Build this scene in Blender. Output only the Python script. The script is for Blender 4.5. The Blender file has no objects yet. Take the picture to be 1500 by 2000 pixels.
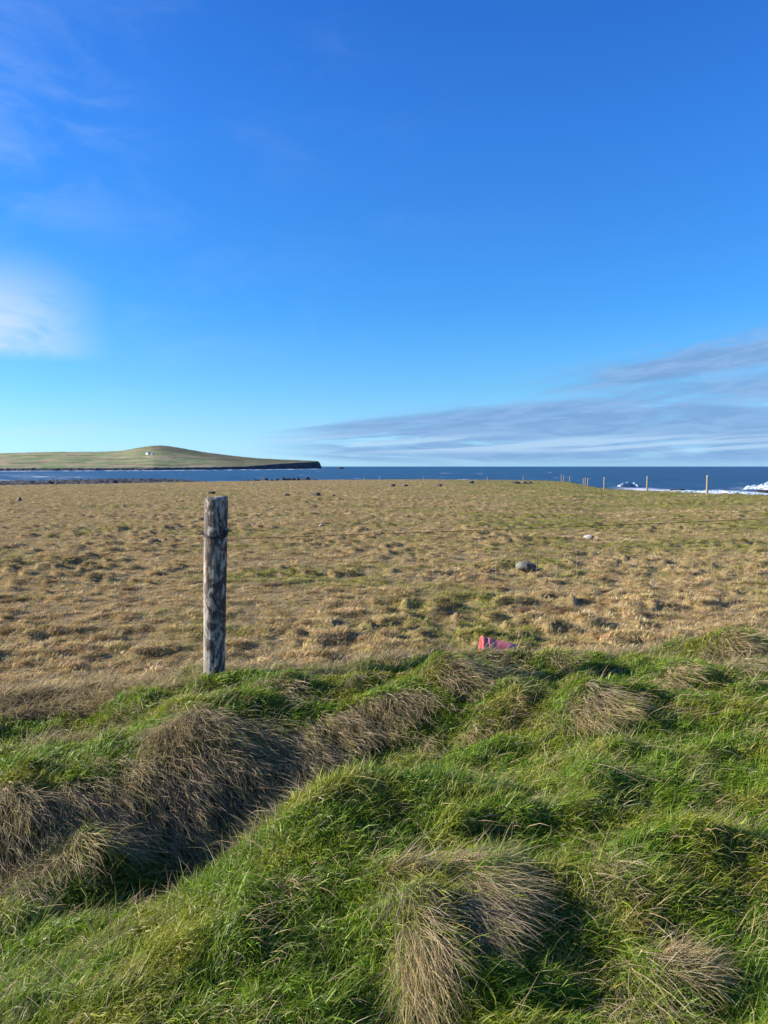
import bpy, math, random
import numpy as np
from mathutils import Vector, Matrix

random.seed(7)
rng = np.random.default_rng(11)
sc = bpy.context.scene
COL = sc.collection
R = math.radians

# ------------------------------------------------------------------ camera
F = 1505.0                         # focal length in pixels of a 1500 x 2000 picture
TH = math.atan(89.0 / F)           # pitch down
cam_d = bpy.data.cameras.new('camera')
cam_d.sensor_fit = 'VERTICAL'
cam_d.sensor_height = 24.0
cam_d.lens = 24.0 * F / 2000.0
cam_d.clip_start = 0.05
cam_d.clip_end = 150000.0
cam = bpy.data.objects.new('camera', cam_d)
cam.location = (0, 0, 0)
cam.rotation_euler = (math.pi / 2 - TH, 0, 0)
COL.objects.link(cam)
sc.camera = cam

# ------------------------------------------------------------------ light
SUN_AZ = R(-88.0)                  # from straight ahead, negative is to the left
SUN_EL = R(23.0)
sun_dir = Vector((math.sin(SUN_AZ) * math.cos(SUN_EL), math.cos(SUN_AZ) * math.cos(SUN_EL), math.sin(SUN_EL)))
sd = bpy.data.lights.new('sun', 'SUN')
sd.energy = 5.0
sd.angle = R(0.5)
sd.color = (1.0, 0.90, 0.76)
so = bpy.data.objects.new('sun', sd)
so.rotation_euler = (-sun_dir).to_track_quat('-Z', 'Y').to_euler()
so.location = (0, 0, 30)
COL.objects.link(so)

world = bpy.data.worlds.new('World')
sc.world = world
world.use_nodes = True
sc.view_settings.view_transform = 'Standard'
sc.view_settings.look = 'None'
sc.view_settings.exposure = 0.85
sc.view_settings.gamma = 1.0
sc.view_settings.use_curve_mapping = False
sc.cycles.max_bounces = 4
sc.cycles.diffuse_bounces = 3
sc.cycles.transmission_bounces = 2
sc.cycles.transparent_max_bounces = 6


class N:
    """small helper that writes node trees"""
    def __init__(self, nt):
        self.nt = nt
        self.nt.nodes.clear()

    def node(self, kind, **props):
        n = self.nt.nodes.new(kind)
        for k, v in props.items():
            setattr(n, k, v)
        return n

    def put(self, sock, v):
        if hasattr(v, 'is_output'):
            self.nt.links.new(v, sock)
        elif v is not None:
            sock.default_value = v

    def math(self, op, a, b=None, c=None, clamp=False):
        n = self.node('ShaderNodeMath', operation=op)
        n.use_clamp = clamp
        self.put(n.inputs[0], a)
        if b is not None:
            self.put(n.inputs[1], b)
        if c is not None:
            self.put(n.inputs[2], c)
        return n.outputs[0]

    def ramp(self, v, a, b, lo=0.0, hi=1.0, smooth=True):
        n = self.node('ShaderNodeMapRange')
        n.interpolation_type = 'SMOOTHSTEP' if smooth else 'LINEAR'
        self.put(n.inputs['Value'], v)
        n.inputs['From Min'].default_value = a
        n.inputs['From Max'].default_value = b
        n.inputs['To Min'].default_value = lo
        n.inputs['To Max'].default_value = hi
        return n.outputs['Result']

    def mix(self, f, a, b, mode='MIX'):
        n = self.node('ShaderNodeMix', data_type='RGBA', blend_type=mode)
        self.put(n.inputs[0], f)
        self.put(n.inputs[6], a if hasattr(a, 'is_output') else (*a, 1))
        self.put(n.inputs[7], b if hasattr(b, 'is_output') else (*b, 1))
        return n.outputs[2]

    def noise(self, vec, scale=5.0, detail=4.0, rough=0.55, dist=0.0, ntype=None):
        n = self.node('ShaderNodeTexNoise')
        if ntype:
            n.noise_type = ntype
        if vec is not None:
            self.put(n.inputs['Vector'], vec)
        n.inputs['Scale'].default_value = scale
        n.inputs['Detail'].default_value = detail
        n.inputs['Roughness'].default_value = rough
        n.inputs['Distortion'].default_value = dist
        return n.outputs['Fac']

    def xyz(self, x, y, z):
        n = self.node('ShaderNodeCombineXYZ')
        self.put(n.inputs[0], x); self.put(n.inputs[1], y); self.put(n.inputs[2], z)
        return n.outputs[0]

    def scale(self, vec, s):
        n = self.node('ShaderNodeVectorMath', operation='MULTIPLY')
        self.put(n.inputs[0], vec)
        n.inputs[1].default_value = s
        return n.outputs[0]


# sky: nishita with thin streaks of cloud, all placed by direction
g = N(world.node_tree)
sky = g.node('ShaderNodeTexSky', sky_type='NISHITA')
sky.sun_disc = False
sky.sun_elevation = SUN_EL
sky.sun_rotation = SUN_AZ
sky.altitude = 10
sky.air_density = 1.0
sky.dust_density = 0.25
sky.ozone_density = 3.0
tc = g.node('ShaderNodeTexCoord')
sep = g.node('ShaderNodeSeparateXYZ')
g.put(sep.inputs[0], tc.outputs['Generated'])
X, Y, Z = sep.outputs
az = g.math('ARCTAN2', X, Y)
hyp = g.math('SQRT', g.math('ADD', g.math('MULTIPLY', X, X), g.math('MULTIPLY', Y, Y)))
el = g.math('DIVIDE', Z, g.math('MAXIMUM', hyp, 0.05))
# the phone's rendering of the blue: a colour grade that varies smoothly with height above the horizon
skyc = sky.outputs[0]
GRADE = [(0.0, (0.87, 1.60, 3.0)), (0.05, (0.79, 1.36, 2.15)), (0.10, (0.63, 1.30, 1.89)), (0.20, (0.425, 1.23, 2.05)), (0.42, (0.37, 1.21, 2.33)), (0.68, (0.305, 1.06, 2.31))]
cr = g.node('ShaderNodeValToRGB')
g.put(cr.inputs[0], el)
while len(cr.color_ramp.elements) < len(GRADE):
    cr.color_ramp.elements.new(0.5)
for e_, (p_, c_) in zip(cr.color_ramp.elements, GRADE):
    e_.position = p_
    e_.color = (c_[0] / 3.9, c_[1] / 3.9, c_[2] / 3.9, 1)
skyc = g.mix(1.0, skyc, cr.outputs[0], 'MULTIPLY')
skyc = g.mix(1.0, skyc, (1.86, 1.86, 1.86), 'MULTIPLY')
# right hand stratus streaks: a wedge that thickens to the right
v_s = g.math('SUBTRACT', el, g.math('MULTIPLY', az, 0.055))
n1 = g.noise(g.xyz(g.math('MULTIPLY', az, 2.3), g.math('MULTIPLY', v_s, 34.0), 3.1), 1.0, 6.0, 0.58, 0.35)
# the streaks fan out from a far point on the left: w is the height within that fan
w_ = g.math('DIVIDE', g.math('SUBTRACT', el, 0.026), g.math('MAXIMUM', g.math('ADD', az, 0.36), 0.05))
f1 = g.noise(g.xyz(g.math('MULTIPLY', az, 4.5), g.math('MULTIPLY', w_, 24.0), 1.7), 1.0, 6.0, 0.55, 0.6)
f2 = g.noise(g.xyz(g.math('MULTIPLY', az, 16.0), g.math('MULTIPLY', w_, 56.0), 6.3), 1.0, 5.0, 0.58, 0.5)
body = g.math('ADD', g.math('MULTIPLY', f1, 0.72), g.math('MULTIPLY', f2, 0.28))
low = g.math('MULTIPLY', g.ramp(w_, 0.135, 0.080), g.ramp(w_, -0.10, -0.03))
high = g.math('MULTIPLY', g.math('MULTIPLY', g.ramp(w_, 0.095, 0.120), g.ramp(w_, 0.195, 0.135)), g.ramp(az, 0.05, 0.35))
dens = g.math('ADD', g.math('MULTIPLY', low, 0.21), g.math('MULTIPLY', high, 0.17))
dens = g.math('ADD', dens, g.math('MULTIPLY', g.ramp(az, -0.22, 0.35), 0.10))
cl_right = g.math('MULTIPLY', g.ramp(g.math('ADD', body, dens), 0.57, 0.78), g.math('MAXIMUM', low, high))
cl_right = g.math('MULTIPLY', cl_right, g.math('MULTIPLY', g.ramp(az, -0.19, -0.02), g.ramp(el, 0.0, 0.012, 0.55, 1.0)))
clc = g.mix(g.ramp(f2, 0.35, 0.65), (0.92, 1.72, 3.15), (1.28, 2.15, 3.60))
c = g.mix(g.math('MULTIPLY', cl_right, 0.9), skyc, clc)
# pale gaps lit from behind, just over the horizon
gap_n = g.noise(g.xyz(g.math('MULTIPLY', az, 3.2), g.math('MULTIPLY', v_s, 95.0), 5.0), 1.0, 4.0, 0.55, 0.2)
gap = g.math('MULTIPLY', g.math('MULTIPLY', g.ramp(el, 0.014, 0.022), g.ramp(el, 0.048, 0.030)), g.ramp(gap_n, 0.44, 0.56))
gap = g.math('MULTIPLY', gap, g.math('MULTIPLY', g.ramp(az, -0.2, -0.05), g.ramp(az, 0.9, 0.3)))
c = g.mix(g.math('MULTIPLY', gap, 0.75), c, (2.3, 3.3, 4.4))
# white wisps on the left
lm = g.noise(g.xyz(g.math('MULTIPLY', az, 6.0), g.math('MULTIPLY', el, 14.0), 2.4), 1.0, 8.0, 0.62, 0.5)
l1 = g.math('MULTIPLY', g.math('MULTIPLY', g.ramp(el, 0.120, 0.140), g.ramp(el, 0.27, 0.15)), g.ramp(az, -0.32, -0.47))
l1 = g.math('MULTIPLY', l1, g.ramp(lm, 0.26, 0.56))
l2 = g.math('MULTIPLY', g.math('MULTIPLY', g.ramp(el, 0.24, 0.34), g.ramp(el, 0.62, 0.4)), g.ramp(az, -0.2, -0.5))
l2 = g.math('MULTIPLY', l2, g.math('MULTIPLY', g.ramp(lm, 0.38, 0.80), 0.36))
l3 = g.math('MULTIPLY', g.math('MULTIPLY', g.ramp(el, 0.012, 0.03), g.ramp(el, 0.085, 0.04)), g.ramp(az, -0.2, -0.5))
l3 = g.math('MULTIPLY', l3, g.math('MULTIPLY', g.ramp(n1, 0.4, 0.65), 0.6))
l4 = g.math('MULTIPLY', g.ramp(az, 0.3, -0.7), g.math('MULTIPLY', g.ramp(lm, 0.45, 0.8), 0.12))
ll = g.math('MAXIMUM', g.math('MAXIMUM', g.math('MULTIPLY', l1, 0.95), l2), g.math('MAXIMUM', l3, l4))
c = g.mix(ll, c, (2.9, 3.7, 4.7))
bg = g.node('ShaderNodeBackground')
g.put(bg.inputs['Color'], c)
bg.inputs['Strength'].default_value = 0.12
wo = g.node('ShaderNodeOutputWorld')
g.nt.links.new(bg.outputs[0], wo.inputs[0])


# ------------------------------------------------------------------ helpers
def slope(px, py):
    """x/y and z/y of the viewing ray through a pixel of the photograph"""
    u = (px - 750.0) / F
    v = (1000.0 - py) / F
    y = math.cos(TH) + v * math.sin(TH)
    z = -math.sin(TH) + v * math.cos(TH)
    return u / y, z / y


def at(px, py, d):
    a, b = slope(px, py)
    return Vector((a * d, d, b * d))


def smooth(a, b, x):
    t = np.clip((x - a) / (b - a), 0, 1)
    return t * t * (3 - 2 * t)


_perm = np.random.default_rng(5).permutation(4096).astype(np.int64)
_grad = np.random.default_rng(6).uniform(0, 2 * np.pi, 4096)
_gx, _gy = np.cos(_grad), np.sin(_grad)


def perlin(x, y):
    x = np.asarray(x, dtype=np.float64); y = np.asarray(y, dtype=np.float64)
    xi = np.floor(x).astype(np.int64); yi = np.floor(y).astype(np.int64)
    xf = x - xi; yf = y - yi
    u = xf * xf * xf * (xf * (xf * 6 - 15) + 10)
    v = yf * yf * yf * (yf * (yf * 6 - 15) + 10)

    def gr(ix, iy, dx, dy):
        h = _perm[(_perm[ix & 4095] + iy) & 4095]
        return _gx[h] * dx + _gy[h] * dy
    a = gr(xi, yi, xf, yf); b = gr(xi + 1, yi, xf - 1, yf)
    c_ = gr(xi, yi + 1, xf, yf - 1); d = gr(xi + 1, yi + 1, xf - 1, yf - 1)
    return (a + u * (b - a)) + v * ((c_ + u * (d - c_)) - (a + u * (b - a)))


def fbm(x, y, octs=4, gain=0.5):
    s = 0; a = 1.0; f = 1.0
    for k in range(octs):
        s = s + a * perlin(x * f + 17.3 * k, y * f - 9.1 * k)
        a *= gain; f *= 2.03
    return s


def tag(o, label=None, cat=None, group=None, kind=None):
    if label: o['label'] = label
    if cat: o['category'] = cat
    if group: o['group'] = group
    if kind: o['kind'] = kind
    return o


def mesh_np(name, co, faces_list, mat, attrs=None, smooth_sh=False):
    """co (n,3); faces_list = list of int arrays (m,k)"""
    me = bpy.data.meshes.new(name)
    me.vertices.add(len(co))
    me.vertices.foreach_set('co', np.ascontiguousarray(co, dtype=np.float32).ravel())
    loops = np.concatenate([f.ravel() for f in faces_list])
    counts = np.concatenate([np.full(len(f), f.shape[1]) for f in faces_list])
    starts = np.concatenate([[0], np.cumsum(counts)[:-1]])
    me.loops.add(len(loops))
    me.loops.foreach_set('vertex_index', loops.astype(np.int32))
    me.polygons.add(len(counts))
    me.polygons.foreach_set('loop_start', starts.astype(np.int32))
    if smooth_sh:
        me.polygons.foreach_set('use_smooth', np.ones(len(counts), dtype=bool))
    me.update(calc_edges=True)
    for an, (kind, arr) in (attrs or {}).items():
        at_ = me.attributes.new(an, kind, 'POINT')
        if kind == 'FLOAT_COLOR':
            at_.data.foreach_set('color', np.ascontiguousarray(arr, dtype=np.float32).ravel())
        elif kind == 'FLOAT_VECTOR':
            at_.data.foreach_set('vector', np.ascontiguousarray(arr, dtype=np.float32).ravel())
        else:
            at_.data.foreach_set('value', np.ascontiguousarray(arr).ravel())
    if mat: me.materials.append(mat)
    return me


def link(name, me, parent=None, loc=None):
    o = bpy.data.objects.new(name, me)
    COL.objects.link(o)
    if parent: o.parent = parent
    if loc is not None: o.location = loc
    return o


def grid_faces(nr, nc, wrap=False):
    i = np.arange(nr - 1)[:, None]; j = np.arange(nc if wrap else nc - 1)[None, :]
    j2 = (j + 1) % nc
    a = i * nc + j; b = i * nc + j2; c_ = (i + 1) * nc + j2; d = (i + 1) * nc + j
    return np.stack([a, b, c_, d], -1).reshape(-1, 4)


def tube(points, r, sides=6, caps=True):
    """a tube through points; r a number or a list; returns co, faces"""
    P = [Vector(p) for p in points]
    rr = r if hasattr(r, '__len__') else [r] * len(P)
    co = []; fa = []
    up = Vector((0, 0, 1))
    prev = None
    for i, p in enumerate(P):
        t = (P[min(i + 1, len(P) - 1)] - P[max(i - 1, 0)]).normalized()
        if prev is None:
            a = t.cross(up)
            if a.length < 1e-3: a = t.cross(Vector((1, 0, 0)))
        else:
            a = prev - t * prev.dot(t)
        a.normalize(); prev = a
        b = t.cross(a)
        for k in range(sides):
            an = 2 * math.pi * k / sides
            co.append(p + (a * math.cos(an) + b * math.sin(an)) * rr[i])
    n = len(P)
    for i in range(n - 1):
        for k in range(sides):
            k2 = (k + 1) % sides
            fa.append((i * sides + k, i * sides + k2, (i + 1) * sides + k2, (i + 1) * sides + k))
    if caps:
        fa.append(tuple(range(sides))[::-1])
        fa.append(tuple((n - 1) * sides + k for k in range(sides)))
    return co, fa


def mesh_py(name, co, fa, mat, sm=False):
    me = bpy.data.meshes.new(name)
    me.from_pydata([tuple(c_) for c_ in co], [], fa)
    if sm:
        me.polygons.foreach_set('use_smooth', [True] * len(me.polygons))
    if mat: me.materials.append(mat)
    me.update()
    return me


def new_mat(name):
    m = bpy.data.materials.new(name)
    m.use_nodes = True
    return m, N(m.node_tree)


def finish(gm, color, rough=0.8, bump=None, bump_str=0.3, bump_dist=0.02, spec=0.3, metal=0.0):
    b = gm.node('ShaderNodeBsdfPrincipled')
    gm.put(b.inputs['Base Color'], color if hasattr(color, 'is_output') else (*color, 1))
    gm.put(b.inputs['Roughness'], rough)
    b.inputs['Specular IOR Level'].default_value = spec
    b.inputs['Metallic'].default_value = metal
    if bump is not None:
        bn = gm.node('ShaderNodeBump')
        bn.inputs['Strength'].default_value = bump_str
        bn.inputs['Distance'].default_value = bump_dist
        gm.put(bn.inputs['Height'], bump)
        gm.nt.links.new(bn.outputs[0], b.inputs['Normal'])
    o = gm.node('ShaderNodeOutputMaterial')
    gm.nt.links.new(b.outputs[0], o.inputs[0])
    return b


# ------------------------------------------------------------------ terrain height
CTRL = [  # photo x, photo y, distance ahead: points the ground passes through
    # near edge of the picture
    (-300, 2050, 1.75), (0, 2000, 1.90), (400, 2000, 1.90), (800, 2000, 1.93), (1200, 2000, 1.95), (1500, 2000, 1.95), (1900, 2000, 1.95),
    # near green mound crest
    (60, 1955, 2.06), (210, 1850, 2.26), (400, 1695, 2.66), (500, 1590, 2.88), (610, 1522, 3.12), (420, 1850, 2.22), (560, 1720, 2.48),
    (760, 1560, 2.98), (700, 1500, 3.35),
    # trough behind it
    (-120, 1900, 2.62), (60, 1830, 2.62), (200, 1775, 2.84), (420, 1720, 3.34), (560, 1640, 3.66), (700, 1560, 3.86), (850, 1480, 4.05), (1000, 1420, 4.2),
    # brown ridge
    (-250, 1600, 3.30), (0, 1550, 3.45), (150, 1510, 3.65), (280, 1450, 3.90), (400, 1390, 4.15), (480, 1385, 4.25), (600, 1388, 4.35), (720, 1365, 4.55), (830, 1330, 4.80), (520, 1350, 4.75), (300, 1385, 4.5),
    # ledges behind the ridge on the left
    (-200, 1480, 4.2), (0, 1470, 4.15), (200, 1430, 4.5), (-100, 1410, 4.7), (0, 1397, 4.80), (200, 1352, 5.0), (330, 1328, 5.05), (430, 1310, 5.1), (560, 1330, 4.95),
    # bank top
    (700, 1300, 5.2), (880, 1290, 5.15), (930, 1282, 5.3), (1060, 1280, 5.45), (1200, 1265, 5.6), (1400, 1262, 5.6), (1500, 1262, 5.55), (1800, 1255, 5.6),
    (1050, 1350, 4.65), (1250, 1330, 4.7), (1400, 1330, 4.65), (1600, 1330, 4.6),
    # gentle green ground on the right
    (950, 1500, 3.45), (1150, 1450, 3.75), (1350, 1430, 3.85), (1500, 1430, 3.8), (1800, 1430, 3.8), (1000, 1600, 2.9), (1250, 1560, 3.05), (1500, 1560, 3.05),
    (1800, 1560, 3.05), (1000, 1750, 2.42), (1300, 1750, 2.42), (1550, 1750, 2.42), (700, 1850, 2.22), (1250, 1880, 2.16),
]
BLOBS = [  # photo x, y, distance, rise, radius across, radius along, turn
    (790, 1770, 2.36, 0.09, 0.17, 0.26, 0.3), (940, 1705, 2.52, 0.10, 0.12, 0.22, -0.2),
    (400, 1395, 4.12, 0.05, 0.20, 0.20, 0.0), (370, 1480, 3.88, 0.03, 0.30, 0.22, 0.4),
    (1160, 1375, 4.35, 0.16, 0.30, 0.20, 0.2), (900, 1315, 4.90, 0.14, 0.34, 0.20, 0.1), (1440, 1250, 5.50, 0.14, 0.30, 0.18, 0.1),
    (1320, 1305, 4.90, 0.11, 0.26, 0.18, 0.0), (1095, 1280, 5.30, 0.11, 0.24, 0.16, 0.0), (930, 1440, 3.95, 0.08, 0.22, 0.16, 0.0),
    (1485, 1300, 4.95, 0.10, 0.25, 0.18, 0.0), (700, 1318, 4.95, 0.08, 0.26, 0.15, 0.3), (560, 1345, 4.80, 0.07, 0.24, 0.13, 0.3),
    (255, 1375, 4.75, 0.09, 0.20, 0.13, 0.2), (110, 1440, 4.30, 0.06, 0.22, 0.12, 0.5), (770, 1350, 4.65, 0.08, 0.22, 0.14, 0.3),
    (30, 1700, 2.95, 0.07, 0.22, 0.16, 0.5), (150, 1600, 3.25, 0.07, 0.25, 0.14, 0.6), (1310, 1890, 2.17, 0.07, 0.13, 0.12, 0.0),
    (1400, 1620, 2.85, 0.05, 0.25, 0.15, 0.2), (1200, 1500, 3.4, 0.05, 0.3, 0.16, 0.2), (640, 1540, 3.05, 0.02, 0.2, 0.15, 0.4),
    (1000, 1350, 4.6, 0.09, 0.25, 0.15, 0.0), (965, 1285, 5.28, 0.055, 0.28, 0.12, 0.0), (425, 1325, 5.02, 0.065, 0.30, 0.14, 0.0), (1230, 1400, 4.1, 0.05, 0.3, 0.12, 0.1), (420, 1780, 2.36, 0.03, 0.18, 0.12, 0.7),
]
cp = np.array([tuple(at(*q)) for q in CTRL])
cp[:, 2] -= np.where(cp[:, 1] < 3.6, 0.075, 0.045)      # the points are seen on the grass tips, the soil is lower


def _tps_fit(p):
    n = len(p)
    d2 = ((p[:, None, :2] - p[None, :, :2]) ** 2).sum(-1)
    K = np.where(d2 > 0, 0.5 * d2 * np.log(d2 + 1e-12), 0) + np.eye(n) * 0.02
    A = np.zeros((n + 3, n + 3)); A[:n, :n] = K
    A[:n, n] = 1; A[:n, n + 1:] = p[:, :2]; A[n, :n] = 1; A[n + 1:, :n] = p[:, :2].T
    b = np.zeros(n + 3); b[:n] = p[:, 2]
    return np.linalg.solve(A, b)


_w = _tps_fit(cp)
# raster of the bank, sampled later by interpolation
RX0, RX1, RY0, RY1, RS = -5.0, 5.0, 1.0, 7.4, 0.05
_rx = np.arange(RX0, RX1 + RS, RS); _ry = np.arange(RY0, RY1 + RS, RS)
_GX, _GY = np.meshgrid(_rx, _ry)
_qx = _GX.ravel(); _qy = _GY.ravel()
_acc = _w[-3] + _w[-2] * _qx + _w[-1] * _qy
for i in range(len(cp)):
    d2 = (_qx - cp[i, 0]) ** 2 + (_qy - cp[i, 1]) ** 2
    _acc = _acc + _w[i] * 0.5 * d2 * np.log(d2 + 1e-12)
_RAST = np.clip(_acc.reshape(_GX.shape), -1.9, -1.0)


def bilin(A, x, y):
    fx = np.clip((x - RX0) / RS, 0, A.shape[1] - 1.001); fy = np.clip((y - RY0) / RS, 0, A.shape[0] - 1.001)
    ix = fx.astype(int); iy = fy.astype(int); tx = fx - ix; ty = fy - iy
    return (A[iy, ix] * (1 - tx) + A[iy, ix + 1] * tx) * (1 - ty) + (A[iy + 1, ix] * (1 - tx) + A[iy + 1, ix + 1] * tx) * ty


# far edge of the field: photo x -> distance of the edge, height there
_ex = np.array([-900, 0, 200, 400, 600, 830, 1050, 1110, 1140, 1180, 1264, 1381, 1500, 1800, 2600])
_ed = np.array([105, 118, 120, 126, 132, 140, 132, 112, 92, 76, 64.5, 51.5, 45, 40, 34.])
_ep = np.array([948, 946, 943, 939, 936, 934.3, 936.5, 939, 946, 953.5, 957.3, 962, 966, 972, 980.])
_eu = (_ex - 750) / F
_ez = -(_ep + 1.6 - 911) / F * _ed


def edge_at(x, y):
    u = np.where(y > 1, x / np.maximum(y, 1), 2.0 * np.sign(x))
    return np.interp(u, _eu, _ed), np.interp(u, _eu, _ez)


def field_z(x, y):
    D, ze = edge_at(x, y)
    t = np.clip(y / D, 0, 1)
    z = -1.74 + (ze + 1.74) * t ** 1.3
    # left side of the field lies a touch lower near the bank
    z = z + 0.03 * fbm(x / 6.0, y / 6.0, 2)
    r = np.hypot(x, y)
    amp = smooth(4.5, 7.5, y)
    # tussocks: low lumps with hollows between them
    n1 = fbm(x / 0.44 + 3, y / 0.44, 3, 0.6)
    n2 = fbm(x / 0.24, y / 0.24 + 9, 2, 0.5)
    lump = smooth(-0.05, 0.55, n1) + 0.25 * n1
    rough_ = 0.45 + 1.1 * smooth(-0.35, 0.5, fbm(x / 4.5 + 70, y / 3.0, 3))
    z = z + amp * rough_ * (0.060 * lump + 0.040 * n2)
    return z


def crest_y(x):
    return np.interp(x, [-5, -2.5, -1.1, 0.6, 2.4, 5], [4.75, 4.9, 5.12, 5.18, 5.7, 5.85])


def ground_z(x, y):
    x = np.asarray(x, dtype=float); y = np.asarray(y, dtype=float)
    fz = field_z(x, y)
    bz = bilin(_RAST, x, y)
    # away from the sampled area the bank runs on level
    wout = np.maximum(smooth(3.6, 4.9, np.abs(x)), smooth(1.8, 1.1, y))
    bz = bz * (1 - wout) + (-1.46 + 0.06 * fbm(x / 1.7, y / 1.4, 2)) * wout
    for (px, py, d, a, ra, rb, t) in BLOBS:
        p = at(px, py, d)
        dx = x - p.x; dy = y - p.y
        c_, s_ = math.cos(t), math.sin(t)
        q = ((dx * c_ + dy * s_) / ra) ** 2 + ((-dx * s_ + dy * c_) / rb) ** 2
        bz = bz + a * np.exp(-q ** 1.35)
    n1 = fbm(x / 0.55, y / 0.42, 3)
    n2 = fbm(x / 0.17 + 5, y / 0.15, 2)
    bz = bz + 0.035 * n1 + 0.055 * (smooth(-0.05, 0.5, n1) - 0.4) + 0.020 * n2
    cy = crest_y(x)
    k = smooth(0.08, 0.95, y - cy)
    z = bz * (1 - k) + fz * k
    # beyond the edge the ground falls to the shore
    D, ze = edge_at(x, y)
    over = y - D
    edge_n = 1.5 * fbm(x / 9.0, y / 9.0, 3)
    fall = smooth(0.0, 9.0, over + edge_n)
    z = z * (1 - fall) + (-9.5) * fall
    # behind the viewer and far to the sides
    return z


# ------------------------------------------------------------------ materials
def grass_material(name, trans=0.35, attr='tint', instancer=False, rough=0.55, spec=0.25):
    m, q = new_mat(name)
    a = q.node('ShaderNodeAttribute')
    a.attribute_name = attr
    a.attribute_type = 'INSTANCER' if instancer else 'GEOMETRY'
    colr = a.outputs['Color']
    if instancer:
        b_ = q.node('ShaderNodeAttribute'); b_.attribute_name = 'shade'; b_.attribute_type = 'GEOMETRY'
        colr = q.mix(1.0, colr, b_.outputs['Color'], 'MULTIPLY')
    b = q.node('ShaderNodeBsdfPrincipled')
    q.put(b.inputs['Base Color'], colr)
    b.inputs['Roughness'].default_value = rough
    b.inputs['Specular IOR Level'].default_value = spec
    t = q.node('ShaderNodeBsdfTranslucent')
    q.put(t.inputs['Color'], colr)
    mx = q.node('ShaderNodeMixShader'); mx.inputs[0].default_value = trans
    q.nt.links.new(b.outputs[0], mx.inputs[1]); q.nt.links.new(t.outputs[0], mx.inputs[2])
    o = q.node('ShaderNodeOutputMaterial')
    q.nt.links.new(mx.outputs[0], o.inputs[0])
    return m


M_GREEN = grass_material('living grass blades', 0.42, rough=0.45, spec=0.35)
M_BROWN = grass_material('dead matted grass', 0.38, rough=0.7, spec=0.15)
M_TUFT = grass_material('pasture tufts', 0.25, instancer=True, rough=0.75, spec=0.1)

# ground: pasture beyond the bank, damp thatch under the long grass
M_GROUND, q = new_mat('pasture ground')
geo = q.node('ShaderNodeNewGeometry').outputs['Position']
nA = q.noise(q.scale(geo, (0.16, 0.24, 0)), 1.0, 5, 0.6)
nB = q.noise(q.scale(geo, (1.1, 1.5, 0)), 1.0, 5, 0.62)
nC = q.noise(q.scale(geo, (6.0, 8.0, 2)), 1.0, 4, 0.6)
nD = q.noise(q.scale(geo, (28.0, 34.0, 10)), 1.0, 3, 0.6)
tan_ = q.mix(nC, (0.195, 0.142, 0.060), (0.350, 0.258, 0.118))
grn = q.mix(nC, (0.110, 0.125, 0.026), (0.210, 0.205, 0.052))
bro = q.mix(nC, (0.110, 0.070, 0.036), (0.220, 0.145, 0.080))
gx = q.node('ShaderNodeSeparateXYZ'); q.put(gx.inputs[0], geo)
right_green = q.ramp(gx.outputs[0], -4.0, 26.0, -0.03, 0.10)
gsel = q.ramp(q.math('ADD', q.math('ADD', q.math('MULTIPLY', nB, 0.55), q.math('MULTIPLY', nA, 0.5)), right_green), 0.50, 0.66)
c1 = q.mix(gsel, tan_, grn)
bsel = q.ramp(q.noise(q.scale(geo, (0.7, 1.6, 0)), 1.3, 6, 0.65), 0.54, 0.70)
c1 = q.mix(q.math('MULTIPLY', bsel, 0.8), c1, bro)
c1 = q.mix(q.math('MULTIPLY', q.ramp(nD, 0.35, 0.7), 0.35), c1, (0.34, 0.26, 0.13))
hA = q.math('ADD', q.math('MULTIPLY', nC, 0.8), q.math('MULTIPLY', nD, 0.5))
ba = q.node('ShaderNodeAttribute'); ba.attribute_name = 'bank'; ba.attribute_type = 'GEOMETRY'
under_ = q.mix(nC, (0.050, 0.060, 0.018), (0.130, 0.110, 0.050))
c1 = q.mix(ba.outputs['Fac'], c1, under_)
ea = q.node('ShaderNodeAttribute'); ea.attribute_name = 'earth'; ea.attribute_type = 'GEOMETRY'
c1 = q.mix(ea.outputs['Fac'], c1, q.mix(nC, (0.05, 0.045, 0.04), (0.12, 0.10, 0.085)))
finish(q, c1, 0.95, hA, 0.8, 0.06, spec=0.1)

# ------------------------------------------------------------------ ground sheet
fine = np.radians(np.arange(-32, 32.001, 0.13))
left_ = np.radians(np.concatenate([np.arange(-180, -60, 6), np.arange(-60, -32.05, 0.9)]))
right_ = np.radians(np.concatenate([np.arange(32.9, 60, 0.9), np.arange(60, 180, 6)]))
AZ = np.concatenate([left_, fine, right_])
rad = [0.25]
while rad[-1] < 1.6: rad.append(rad[-1] * 1.12)
while rad[-1] < 6.8: rad.append(rad[-1] * 1.0105)
while rad[-1] < 60: rad.append(rad[-1] * 1.0085)
while rad[-1] < 260: rad.append(rad[-1] * 1.017)
RR = np.array(rad)
AA, RG = np.meshgrid(AZ, RR)
gx_, gy_ = np.sin(AA) * RG, np.cos(AA) * RG
gz_ = ground_z(gx_.ravel(), gy_.ravel()).reshape(gx_.shape)
co = np.stack([gx_, gy_, gz_], -1).reshape(-1, 3)
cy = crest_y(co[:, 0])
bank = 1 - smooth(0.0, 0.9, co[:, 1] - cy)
D_, _ = edge_at(co[:, 0], co[:, 1])
earth = smooth(2.0, 5.0, co[:, 1] - D_)
c0 = np.array([[0, 0, ground_z(np.array([0.]), np.array([0.]))[0]]])
fc = grid_faces(len(RR), len(AZ), wrap=True)[:, ::-1]
inner = np.stack([np.full(len(AZ), len(co)), np.arange(len(AZ)), (np.arange(len(AZ)) + 1) % len(AZ)], -1)[:, ::-1]
co = np.concatenate([co, c0])
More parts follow.
